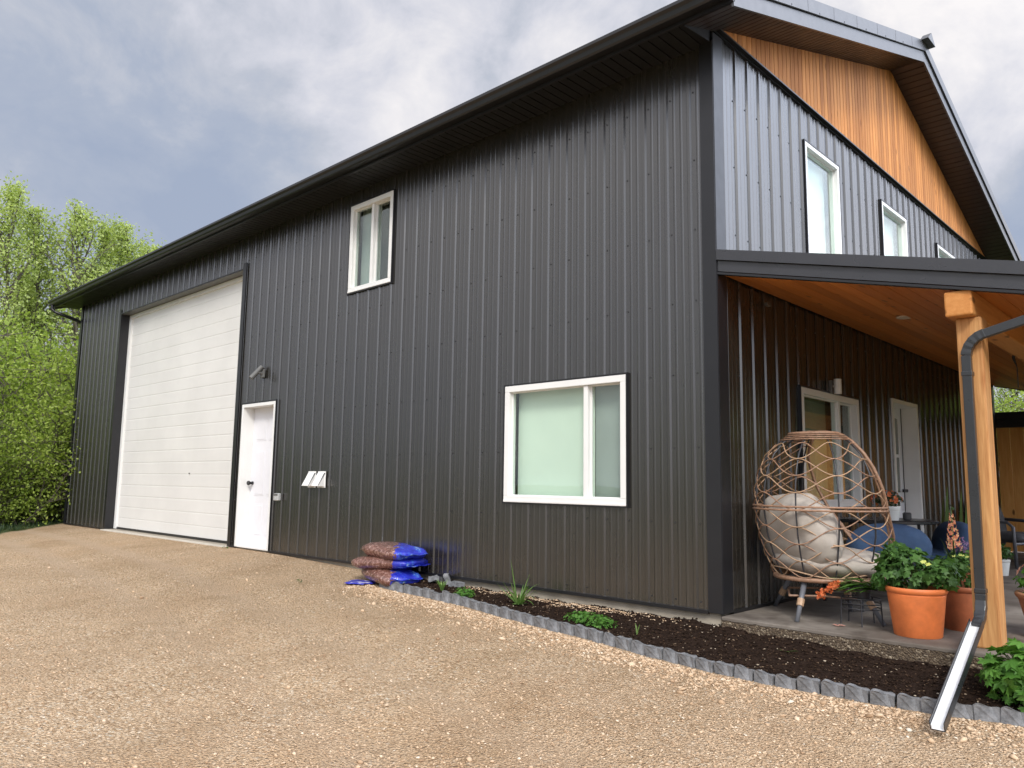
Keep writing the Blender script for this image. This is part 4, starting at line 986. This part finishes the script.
def blue_chair(c, a, label):
    t_ = thing('lounge_chair', (c[0], c[1], -.02), label, 'chair', 'blue cushioned porch chairs')
    cs, sn = math.cos(a), math.sin(a); T = lambda x_, y_, z_: (c[0]+x_*cs-y_*sn, c[1]+x_*sn+y_*cs, z_)
    q = T(-.18, 0, .48); blob(q, (.13, .36, .20), (.6, .7), 30, 18, a, R_(-12), .05, 3).build('back_cushion', MT['blue'], t_, smooth=True)
    q = T(.06, 0, .33); blob(q, (.30, .31, .09), (.45, .6), 30, 14, a, 0, .04, 4).build('seat_cushion', MT['blue'], t_, smooth=True)
    mb = MB(); 
    for s in (-1, 1):
        mb.tube([T(.30, s*.33, -.02), T(.28, s*.34, .34), T(-.05, s*.34, .35), T(-.30, s*.33, .36)], .016, 8)
    mb.tube([T(-.3, -.33, .36), T(-.33, 0, .38), T(-.3, .33, .36)], .012, 8); mb.tube([T(.28, -.33, .24), T(.28, .33, .24)], .014, 8); mb.tube([T(-.26, -.33, .24), T(-.26, .33, .24)], .014, 8)
    mb.build('frame', MT['darksteel'], t_, smooth=True)
    for s in (-1, 1): mb = MB(); mb.tube([T(-.26, s*.32, .36), T(-.30, s*.33, -.02)], .014, 8); mb.build('leg', MT['darksteel'], t_)
    return t_
blue_chair((.67, 1.48), R_(140), 'navy cushioned chair right behind the egg chair, its back to the camera')
blue_chair((.86, 2.45), R_(215), 'navy cushioned chair behind the flower pots, right of the other blue one')
def grey_chair(c, a, label):
    t_ = thing('patio_armchair', (c[0], c[1], -.02), label, 'chair', 'grey porch armchairs')
    cs, sn = math.cos(a), math.sin(a); T = lambda x_, y_, z_: (c[0]+x_*cs-y_*sn, c[1]+x_*sn+y_*cs, z_)
    blob(T(-.26, 0, .52), (.07, .30, .32), (.3, .45), 24, 14, a, R_(-10)).build('backrest', MT['greyfab'], t_, smooth=True)
    blob(T(.02, 0, .36), (.30, .29, .07), (.3, .5), 24, 12, a).build('seat', MT['greyfab'], t_, smooth=True)
    for s in (-1, 1):
        mb = MB(); mb.tube([T(.28, s*.33, -.02), T(.27, s*.34, .50), T(.20, s*.34, .56), T(-.28, s*.34, .58)], .022, 8); mb.tube([T(-.30, s*.33, .58), T(-.33, s*.33, -.02)], .018, 8); mb.build('armrest', MT['greysteel'], t_, smooth=True)
    mb = MB(); mb.tube([T(.27, -.33, .29), T(.27, .33, .29)], .018, 8); mb.tube([T(-.3, -.33, .29), T(-.3, .33, .29)], .018, 8); mb.build('frame', MT['greysteel'], t_)
    return t_
grey_chair((.62, 6.6), R_(-20), 'dark grey armchair farther down the porch, nearest the post')
grey_chair((1.15, 7.5), R_(-115), 'dark grey armchair by the pine wall at the far end of the porch')
grey_chair((1.75, 6.3), R_(170), 'dark grey armchair at the outer edge of the porch')

# ------------------------------------------------------------------ edging blocks
def block_mesh():
    mb = MB(); n = 10; w_, t2 = .129, .026; prof = []
    for i in range(n+1):
        x_ = -w_/2+w_*i/n; prof.append((x_, .082+.010*math.sin((i/n)*2*math.pi+.5)-.014*abs(i/n*2-1)**4))
    poly = [(w_/2, -.03), (-w_/2, -.03)][::-1]
    front = [(-w_/2, -.04)]+prof+[(w_/2, -.04)]
    k = len(front)
    def cy(x_): return -.014*math.sin((x_/w_+.5)*2*math.pi)
    vs = [(x_, cy(x_)-t2, z) for x_, z in front]+[(x_, cy(x_)+t2, z-.004) for x_, z in front]
    fs = [tuple(range(k)), tuple(range(2*k-1, k-1, -1))]+[(i, i+k, (i+1) % k+k, (i+1) % k) for i in range(k)]
    mb.add(vs, fs); return mb
mb = block_mesh(); blk0 = mb.build('edging_block', MT['block'], bevel=.004)
GB = 'row of scalloped edging blocks'; LB = 'grey scalloped concrete edging block set in the row between gravel and soil bed'
s = 0; first = True; pathp = [Vector((x_, edge_y(x_), 0)) for x_ in np.linspace(-3.62, 2.7, 400)]; BL = []
acc = 0; last = pathp[0]; nblk = 0
def put_block(p, ang):
    global first, nblk
    o = blk0 if first else copy_tree(blk0)
    first = False; nblk += 1; j = random.Random(nblk)
    o.location = (p.x, p.y+j.uniform(-.008, .008), zg(p.x, p.y)+j.uniform(-.006, .008)); o.rotation_euler = (R_(j.uniform(-10, 9)), R_(j.uniform(-4, 4)), ang+R_(j.uniform(-8, 8)))
    o.scale = (j.uniform(.98, 1.04), 1, j.uniform(.88, 1.06)); tag(o, LB, 'edging block', GB); BL.append(o)
put_block(pathp[0], 0)
for a, b3 in zip(pathp, pathp[1:]):
    acc += (b3-a).length
    if acc >= .128: acc = 0; dd = b3-a; put_block(b3, math.atan2(dd.y, dd.x))
LMK = [(-3.62, 'at the left end'), (-2.50, 'in front of the small rounded green clump'), (-1.87, 'in front of the spiky blade plant'),
       (-.98, 'in front of the ferny clump'), (.0, 'nearest the near corner of the building'), (1.0, 'nearest the orange pot'), (1.76, 'under the downspout spout')]
ORD = ['', 'first', 'second', 'third', 'fourth', 'fifth', 'sixth', 'seventh', 'eighth', 'ninth', 'tenth']
own = [min(range(len(BL)), key=lambda i, X=X: abs(BL[i].location.x-X)) for X, _ in LMK]
for i, o in enumerate(BL):
    j = min(range(len(own)), key=lambda q: abs(own[q]-i)); k = i-own[j]
    o['label'] = ('grey scalloped edging block %s' % LMK[j][1]) if k == 0 else ('%s edging block %s of that %s' % (ORD[min(abs(k), 10)], 'right' if k > 0 else 'left', LMK[j][1]))
for (x_, y_, dz, rx, ry, rz, lab) in ((-3.30, -.05, .035, 80, 0, 20, 'loose grey edging block lying against the wall, closest to the mulch bags'),
    (-3.12, .0-.06, .04, 15, 70, -30, 'loose edging block tipped on edge against the wall behind the little pale plant'),
    (-2.92, -.09, .035, 88, 0, -12, 'loose edging block lying flat on soil, rightmost of the three by the wall'),
    (-3.55, -.30, .03, 75, 0, 40, 'loose edging block lying in front of the mulch bags')):
    o = copy_tree(blk0); o.location = (x_, y_, zg(x_, y_)+dz+.03); o.rotation_euler = (R_(rx), R_(ry), R_(rz)); o['label'] = lab; o['category'] = 'edging block'
    if 'group' in o: del o['group']

# ------------------------------------------------------------------ mulch bags
def bag_mat(name, split, flip):
    m, t, b = new_mat(name); tc_ = nd(t, 'ShaderNodeTexCoord').outputs['Object']; sx_ = nd(t, 'ShaderNodeSeparateXYZ', {0: tc_})
    edge = tmath(t, 'ADD', tmath(t, 'ADD', tmath(t, 'MULTIPLY', sx_.outputs[0], .75), sx_.outputs[1]), tmath(t, 'MULTIPLY', tnoise(t, 4.5, 5, .65), .50))
    bl = nd(t, 'ShaderNodeMapRange', {0: edge, 1: split, 2: split+.01, 3: 0., 4: 1.}).outputs[0]
    br = tramp(t, tnoise(t, 32, 6, .75), [(.3, (.06, .022, .016)), (.48, (.16, .07, .05)), (.58, (.28, .15, .12)), (.70, (.62, .50, .46))])  # palest stop paints glints of the glossy film into the brown
    blue = tramp(t, tnoise(t, 7, 5, .7), [(.35, (.012, .018, .30)), (.55, (.03, .045, .52)), (.62, (.05, .17, .55)), (.68, (.62, .64, .75)), (.72, (.02, .03, .42))])
    t.links.new(tmix(t, bl, br, blue), b.inputs['Base Color']); b.inputs['Roughness'].default_value = .26; b.inputs['Coat Weight'].default_value = .3
    bump(t, b, tnoise(t, 16, 5, .65), .6, .03); return m
bags = [((-3.80, -.27, .085), (.40, .25, .09), -14, 'lowest mulch bag of the stack, blue end half hidden by edging blocks'),
        ((-3.84, -.27, .215), (.42, .25, .078), 8, 'middle mulch bag of the stack against the dark wall'),
        ((-3.80, -.25, .335), (.41, .24, .082), -6, 'topmost mulch bag of the stack with a blue printed end')]
for k, (c, s_, a, lab) in enumerate(bags):
    z_ = zg(c[0], c[1]); mb = blob((c[0], c[1], z_+c[2]), s_, (.55, .62), 56, 26, R_(a), R_((4, -3, 2)[k]), .10, 10+k, 5.5)
    # crimped end seams
    for sx_ in (-1, 1):
        ca, sa = math.cos(R_(a)), math.sin(R_(a)); n_ = 12; vs = []
        for i in range(n_+1):
            y_ = -s_[1]*.72+1.44*s_[1]*i/n_; wv_ = .006*math.sin(i*1.1+k)
            for dx_ in (s_[0]*.93, s_[0]*1.06):
                vs.append((c[0]+sx_*dx_*ca-y_*sa, c[1]+sx_*dx_*sa+y_*ca, z_+c[2]+wv_-(.01 if dx_ > s_[0] else 0)))
        mb.add(vs, [(2*i, 2*i+1, 2*i+3, 2*i+2) for i in range(n_)])
    o = mb.build('mulch_bag', bag_mat('mulch_bag_film', (.30, .36, .32)[k], 1), origin=(c[0], c[1], z_+c[2]-s_[2]), smooth=True); tag(o, lab, 'mulch bag')
mb = blob((-4.02, -.50, zg(-4, -.5)+.012), (.17, .15, .012), (.6, .8), 30, 8, R_(20), 0, .35, 30, 9.)
m, t, b = new_mat('empty_blue_bag'); t.links.new(tramp(t, tnoise(t, 14, 5, .7), [(.4, (.015, .02, .38)), (.55, (.05, .06, .5)), (.62, (.7, .7, .75))]), b.inputs['Base Color']); b.inputs['Roughness'].default_value = .3; bump(t, b, tnoise(t, 20, 4), .8, .02)
tag(mb.build('empty_bag', m, origin=(-4.02, -.50, zg(-4, -.5)), smooth=True), 'flattened empty blue and white plastic bag on gravel in front of the stack', 'bag')

# ------------------------------------------------------------------ bed plants
random.seed(5)
def bedplant(name, x_, y_, label, fn, cat='plant', mat='greenlt'):
    z_ = soil_z(x_, y_); t_ = thing(name, (x_, y_, z_), label, cat); mb = MB(); fn(mb, x_, y_, z_); mb.build('foliage', MT[mat], t_); return t_
def tuft(mb, x_, y_, z_):
    for k in range(22):
        a = random.uniform(0, 6.28); up = random.uniform(.9, 3.2) if k > 6 else .9; blade(mb, (x_+.02*math.cos(a), y_+.02*math.sin(a), z_), (math.cos(a), math.sin(a)*.7, up), random.uniform(.17, .30), .022, random.uniform(.3, 1.6) if k > 3 else .05, 7)
    blade(mb, (x_-.02, y_, z_), (-.22, 0, 1), .40, .020, .1, 7); blade(mb, (x_+.02, y_, z_), (.35, 0, 1), .30, .02, .1, 7)
    for k in range(7): a = random.uniform(0, 6.28); blade(mb, (x_, y_, z_), (math.cos(a), math.sin(a), .5), .09, .03, .8)
bedplant('iris_plant', -1.87, -.30, 'tall spiky pale green blade plant standing in the soil bed', tuft, mat='grassgreen')
def clump(w_, d_, h_, cnt, sz=.022):
    def fn(mb, x_, y_, z_): leafy((x_, y_, z_+h_*.35), (w_, d_, h_), cnt, sz, mb, 5, .7, .3)
    return fn
bedplant('ground_plant', -.98, -.40, 'low bright green ferny clump in the middle of the soil bed', clump(.27, .11, .07, 520))
bedplant('ground_plant', -2.50, -.40, 'small rounded green clump behind the edging, left of the spiky plant', clump(.13, .09, .07, 200))
def small(mb, x_, y_, z_):
    for k in range(12): a = k*.52; blade(mb, (x_, y_, z_), (math.cos(a)*.5, math.sin(a)*.5, 1), random.uniform(.10, .16), .03, .5)
bedplant('ground_plant', -2.86, -.36, 'little upright pale green plant beside the loose edging blocks', small, mat='grassgreen')
def seed(mb, x_, y_, z_):
    for k in range(5): a = k*1.3; blade(mb, (x_, y_, z_), (math.cos(a)*.3, math.sin(a)*.3, 1), random.uniform(.05, .09), .010, .3)
bedplant('seedling', -.50, -.42, 'tiny green seedling right of the ferny clump', seed, mat='grassgreen')
def seed2(mb, x_, y_, z_):
    for k in range(6): a = k*1.05; blade(mb, (x_, y_, z_), (math.cos(a), math.sin(a), .35), .08, .016, .3)
bedplant('seedling', .62, -.22, 'tiny pale seedling in the soil in front of the porch slab', seed2, mat='grassgreen')
# big leafy perennial at the right edge
bc = (2.10, -.30); t_ = thing('geranium_bush', (bc[0], bc[1], soil_z(2.16, -.30)), 'bushy bright green lobed leaf plant in the bed right of the downspout spout', 'plant')
mb = MB(); leafy((bc[0]+.03, bc[1], -.07), (.31, .22, .21), 470, .068, mb, 7, .7, .3); leafy((bc[0]+.2, bc[1]+.05, -.02), (.26, .22, .20), 260, .065, mb, 7, .7, .3); mb.build('foliage', MT['greenlt'], t_)
mb = MB()
for _ in range(50):
    a = random.uniform(0, 6.28); mb.tube([(bc[0]+.08, bc[1], -.24), (bc[0]+.08+.22*math.cos(a), bc[1]+.16*math.sin(a), random.uniform(-.1, .08))], .003, 4)
mb.build('stems', MT['stem'], t_)
tag_w = thing('weed', (2.22, -.80, zg(2.22, -.8)), 'small weed growing in the gravel below the leafy bush', 'plant')
mb = MB(); leafy((2.22, -.80, zg(2.22, -.8)+.015), (.05, .04, .02), 30, .014, mb, 3, .6); mb.build('foliage', MT['greenlt'], tag_w)

for k, (x_, y_, r_, lab) in enumerate(((-4.6, -.9, .05, 'tiny weed in the gravel left of the mulch bags'), (-7.9, -.13, .06, 'small weed at the foot of the wall between the two doors'))):
    w_ = thing('weed', (x_, y_, zg(x_, y_)), lab, 'weed'); mb = MB(); leafy((x_, y_, zg(x_, y_)+.012), (r_, r_*.6, .02), 26, .014, mb, 3, .6); mb.build('foliage', MT['green'], w_)

# ------------------------------------------------------------------ trees
def leaves_np(C, size, rng):
    """diamond leaves at centres C"""
    n = len(C); a = rng.normal(size=(n, 3)); a /= np.linalg.norm(a, axis=1, keepdims=True); b_ = rng.normal(size=(n, 3)); b_ -= a*(a*b_).sum(1, keepdims=True); b_ /= np.linalg.norm(b_, axis=1, keepdims=True)
    s_ = size*rng.uniform(.6, 1.3, (n, 1)); V = np.stack([C-a*s_, C-b_*s_*.6+a*s_*.1, C+a*s_, C+b_*s_*.6+a*s_*.1], 1).reshape(-1, 3)
    return V, np.arange(n*4).reshape(-1, 4)
def make_poplar(seed_, height, label, crown_r=2.0, nleaf=10500, lsize=.048, low=.12):
    rng = np.random.default_rng(seed_); rd = random.Random(seed_); t_ = thing('poplar_tree', (0, 0, -60), label, 'tree')
    O = Vector((0, 0, -60)); mb = MB(); top = Vector((rd.uniform(-.4, .4), rd.uniform(-.4, .4), height*.95)); tr = []
    for i in range(13):
        w_ = i/12; tr.append(Vector((top.x*w_+.12*math.sin(w_*7+seed_), top.y*w_+.12*math.cos(w_*6+seed_), top.z*w_)))
    mb.tube([O+p for p in tr], [.13*(1-.93*i/12)*height/11 for i in range(13)], 8); cents = []
    nb = 54
    for k in range(nb):
        w_ = low+(.97-low)*(k/nb)**.9; p = tr[min(11, int(w_*12))].lerp(tr[min(12, int(w_*12)+1)], w_*12 % 1)
        ln = crown_r*(.45+.75*math.sin(math.pi*min(1, (w_-low)/(1-low)*.85+.18)))*rd.uniform(.55, 1.15)*(1-.35*w_); a = k*2.39+rd.uniform(-.4, .4); el = rd.uniform(.35, 1.05)+.3*w_
        d = Vector((math.cos(a)*math.cos(el), math.sin(a)*math.cos(el), math.sin(el))); q = p.copy(); path = [q.copy()]
        for j in range(6):
            d = (d+Vector((rd.gauss(0, .13), rd.gauss(0, .13), .07))).normalized(); q = q+d*ln/6; path.append(q.copy())
            if j >= 1:
                for _ in range(2):
                    d2 = (d+Vector((rd.gauss(0, .7), rd.gauss(0, .7), rd.gauss(.1, .5)))).normalized(); l2 = ln*rd.uniform(.15, .38); e_ = q+d2*l2
                    mb.tube([O+q, O+q+d2*l2*.5+Vector((0, 0, .02)), O+e_], [.010, .007, .003], 4, False); cents += [(q.lerp(e_, v_), .10+.05*l2) for v_ in (.4, .7, 1.)]
        cents += [(path[j], .13) for j in range(3, 7)]
        mb.tube([O+x_ for x_ in path], [.035*(1-j/7)*ln/1.5+.004 for j in range(7)], 5, False)
    mb.build('trunk', MT['bark'], t_)
    c = np.array([tuple(x_[0]) for x_ in cents]); sg_ = np.array([x_[1] for x_ in cents]); wgt = rng.uniform(0, 1, len(c))**1.6; wgt /= wgt.sum()
    idx = rng.choice(len(c), nleaf, p=wgt); Cc = c[idx]+rng.normal(size=(nleaf, 3))*sg_[idx][:, None]*1.25
    V, F = leaves_np(Cc, lsize, rng); np_mesh('crown', V, F, MT['treeleaf'], t_)
    return t_
def make_bush(seed_, h_, w_, label, nleaf=22000, lsize=.038):
    rng = np.random.default_rng(seed_); rd = random.Random(seed_); t_ = thing('bush', (0, 0, -60), label, 'bush'); O = Vector((0, 0, -60)); mb = MB(); cents = []
    for k in range(26):
        a = rd.uniform(0, 6.28); lean = rd.uniform(.05, .75); d = Vector((math.cos(a)*lean, math.sin(a)*lean, 1)).normalized(); ln = h_*rd.uniform(.55, 1.0); q = Vector((rd.gauss(0, w_*.3), rd.gauss(0, w_*.3), 0)); path = [q.copy()]
        for j in range(9):
            d = (d+Vector((rd.gauss(0, .14), rd.gauss(0, .14), .02))).normalized(); q = q+d*ln/9; path.append(q.copy())
            for _ in range(4 if j else 2):
                d2 = (d*.5+Vector((rd.gauss(0, .8), rd.gauss(0, .8), rd.gauss(.15, .4)))).normalized(); l2 = w_*rd.uniform(.15, .55); e_ = q+d2*l2
                if e_.z < .15: continue
                mb.tube([O+q, O+e_], [.010, .004], 3, False); cents += [(q.lerp(e_, v_), .09) for v_ in (.35, .6, .8, 1.)]
        mb.tube([O+x_ for x_ in path], [.025*(1-j/10)+.004 for j in range(10)], 5, False)
    mb.build('branches', MT['bark'], t_)
    c = np.array([tuple(x_[0]) for x_ in cents]); wgt = rng.uniform(0, 1, len(c))**1.3; wgt /= wgt.sum(); idx = rng.choice(len(c), nleaf, p=wgt)
    Cc = c[idx]+rng.normal(size=(nleaf, 3))*.12; Cc = Cc[Cc[:, 2] > .03]; V, F = leaves_np(Cc, lsize, rng); np_mesh('crown', V, F, MT['bushleaf'], t_); return t_
rd = random.Random(3)
protos = [make_poplar(11, 10.4, 'tall', 1.9), make_poplar(12, 9.9, 'tall', 1.8, 9500), make_poplar(13, 9.2, 'airy', 2.0, 7000)]
GT = 'trees behind the building'; first_used = [False]*3
def put_poplar(k, x_, y_, sc, rz, label, group=GT):
    o = protos[k] if not first_used[k] else copy_tree(protos[k]); first_used[k] = True
    o.location = (x_, y_, zg(x_, y_)-.05); o.rotation_euler = (0, 0, rz); o.scale = (sc, sc, sc); o['label'] = label; o['group'] = group
trees = [(-24.6, .6, 0, 1.02, 'tall poplar with a full pale green crown at the left edge of the photo'), (-25.6, 1.6, 1, 1.05, 'tall airy poplar just right of the leftmost trees'), (-24.4, 2.7, 2, 1.13, 'airy poplar standing right of the narrow gap of sky'),
         (-25.5, 3.4, 0, .99, 'poplar topping out right of the sky gap, above the gutter end'), (-24.6, 4.0, 1, 1.03, 'leafy poplar standing right above the eave corner'), (-26.0, 5.1, 2, 1.10, 'sparse poplar rising behind the eave, farthest right of the left trees')]
for k, (x_, y_, pk, sc, lab) in enumerate(trees): put_poplar(pk, x_, y_, sc, rd.uniform(0, 6.28), lab)
for k, (x_, y_) in enumerate([(-31, 2.6), (-30, 6.6), (-29.5, -1.2)]): put_poplar(k % 3, x_, y_, rd.uniform(.86, 1.02), rd.uniform(0, 6.28), 'distant poplar filling the gaps between the nearer crowns at the left')
LT = 'light green poplar in the loose row of trees behind the building'
for x_, y_ in [(-23.0, -1.6), (-28, 2.2), (-28.5, 5.6), (-23.6, -4), (-27, -4), (-26.5, 9.8), (-24, 11.5)]:
    put_poplar(rd.randrange(3), x_, y_, rd.uniform(.78, .98), rd.uniform(0, 6.28), LT)
LT2 = 'poplar of the tree line seen past the end of the porch'
for x_, y_ in [(-4.5, 24), (-1.8, 25.5), (-3.2, 27.5), (.8, 24.2), (3.6, 25.5), (6.5, 24), (-7.5, 27), (1.8, 28)]:
    put_poplar(rd.randrange(3), x_, y_, rd.uniform(.6, .85), rd.uniform(0, 6.28), LT2, 'tree line beyond the porch')
# tree line across the yard, behind the photographer: seen only in the glass and the gloss of the siding
LT4 = 'poplar of the windbreak right of the yard'
for k in range(15):
    a = R_(12+k*5.4); d = 21+rd.uniform(-1.5, 1.5); put_poplar(rd.randrange(3), 1+d*math.cos(a), 2+d*math.sin(a), rd.uniform(.60, .72), rd.uniform(0, 6.28), LT4, 'windbreak right of the yard')
LT3 = 'poplar across the yard opposite the long wall'
for k in range(9): put_poplar(rd.randrange(3), -22+k*4.6+rd.uniform(-1, 1), -30+rd.uniform(-3, 3), rd.uniform(.75, 1.0), rd.uniform(0, 6.28), LT3, 'trees across the yard')
bp = [make_bush(31, 3.7, 1.7, 'b'), make_bush(32, 3.0, 1.8, 'b')]; bu = [False, False]
def put_bush(k, x_, y_, sc, label, group='bushes at the end of the building'):
    o = bp[k] if not bu[k] else copy_tree(bp[k]); bu[k] = True
    o.location = (x_, y_, zg(x_, y_)-.06); o.rotation_euler = (0, 0, rd.uniform(0, 6.28)); o.scale = (sc, sc, sc); o['label'] = label; o['group'] = group
put_bush(0, -17.2, .9, 1.0, 'big bright green bush touching the far corner of the building')
put_bush(1, -16.5, -1.1, .9, 'bright green bush left of the building at the gravel edge')
put_bush(0, -18.9, -.6, 1.12, 'taller green bush behind the ones at the gravel edge')
LBU = 'green bush of the thicket at the end of the building'
def thick(i): return ['tallest green bush of the thicket, close behind the corner bushes', 'green bush hidden mostly behind the far corner of the building', 'tall bush deep in the thicket below the leftmost poplars', 'very tall bush in the back of the thicket below the sky gap', 'low bush at the left picture edge by the gravel'][i] if i < 5 else LBU
for ib, (x_, y_, k, sc) in enumerate([(-19.8, 1.8, 1, 1.7), (-20.5, 3.6, 0, 1.4), (-21.5, .6, 0, 1.45), (-22.5, 2.2, 1, 1.9), (-17.3, -3.0, 1, 1.0), (-20.5, -3.0, 0, .9), (-22.3, .4, 1, 1.3), (-18.6, 3.0, 0, .9), (-18.2, -5.2, 0, .8)]): put_bush(k, x_, y_, sc, thick(ib))
LB2 = 'green bush of the hedge line past the end of the porch'
for x_, y_, sc in [(-3.5, 21.5, 1.1), (-1, 22, 1.2), (1.5, 21.5, 1.1), (4, 22, 1.2), (6.5, 21.5, 1.1)]: put_bush(rd.randrange(2), x_, y_, sc, LB2, 'bushes beyond the porch')
for k in range(16): a = R_(12+k*5.0); put_bush(k % 2, 1+18.5*math.cos(a), 2+18.5*math.sin(a), rd.uniform(1.35, 1.6), 'green bush under the windbreak right of the yard', 'bushes under the windbreak')
# rough grass at the gravel edge
rng = np.random.default_rng(9); n = 9000
gx = rng.uniform(-21, -14.3, n); gy = rng.uniform(-4.5, .8, n); kp = (gx+gy < -15.75) & ~((gx > -15.5) & (gy > -.02)); gx, gy = gx[kp], gy[kp]; n = len(gx)
gz = np.array([zg(a, b3) for a, b3 in zip(gx, gy)]); hh_ = rng.uniform(.03, .13, n); an = rng.uniform(0, 6.28, n); ca, sa = np.cos(an), np.sin(an); lx = rng.normal(0, .05, n); ly = rng.normal(0, .05, n)
V = np.stack([np.stack([gx-ca*.008, gy-sa*.008, gz], 1), np.stack([gx+ca*.008, gy+sa*.008, gz], 1), np.stack([gx+lx, gy+ly, gz+hh_], 1)], 1).reshape(-1, 3)
g = np_mesh('grass', V, np.arange(n*3).reshape(-1, 3), MT['darkleaf']); tag(g, 'rough grass between the gravel edge and the bushes', 'grass', kind='stuff')
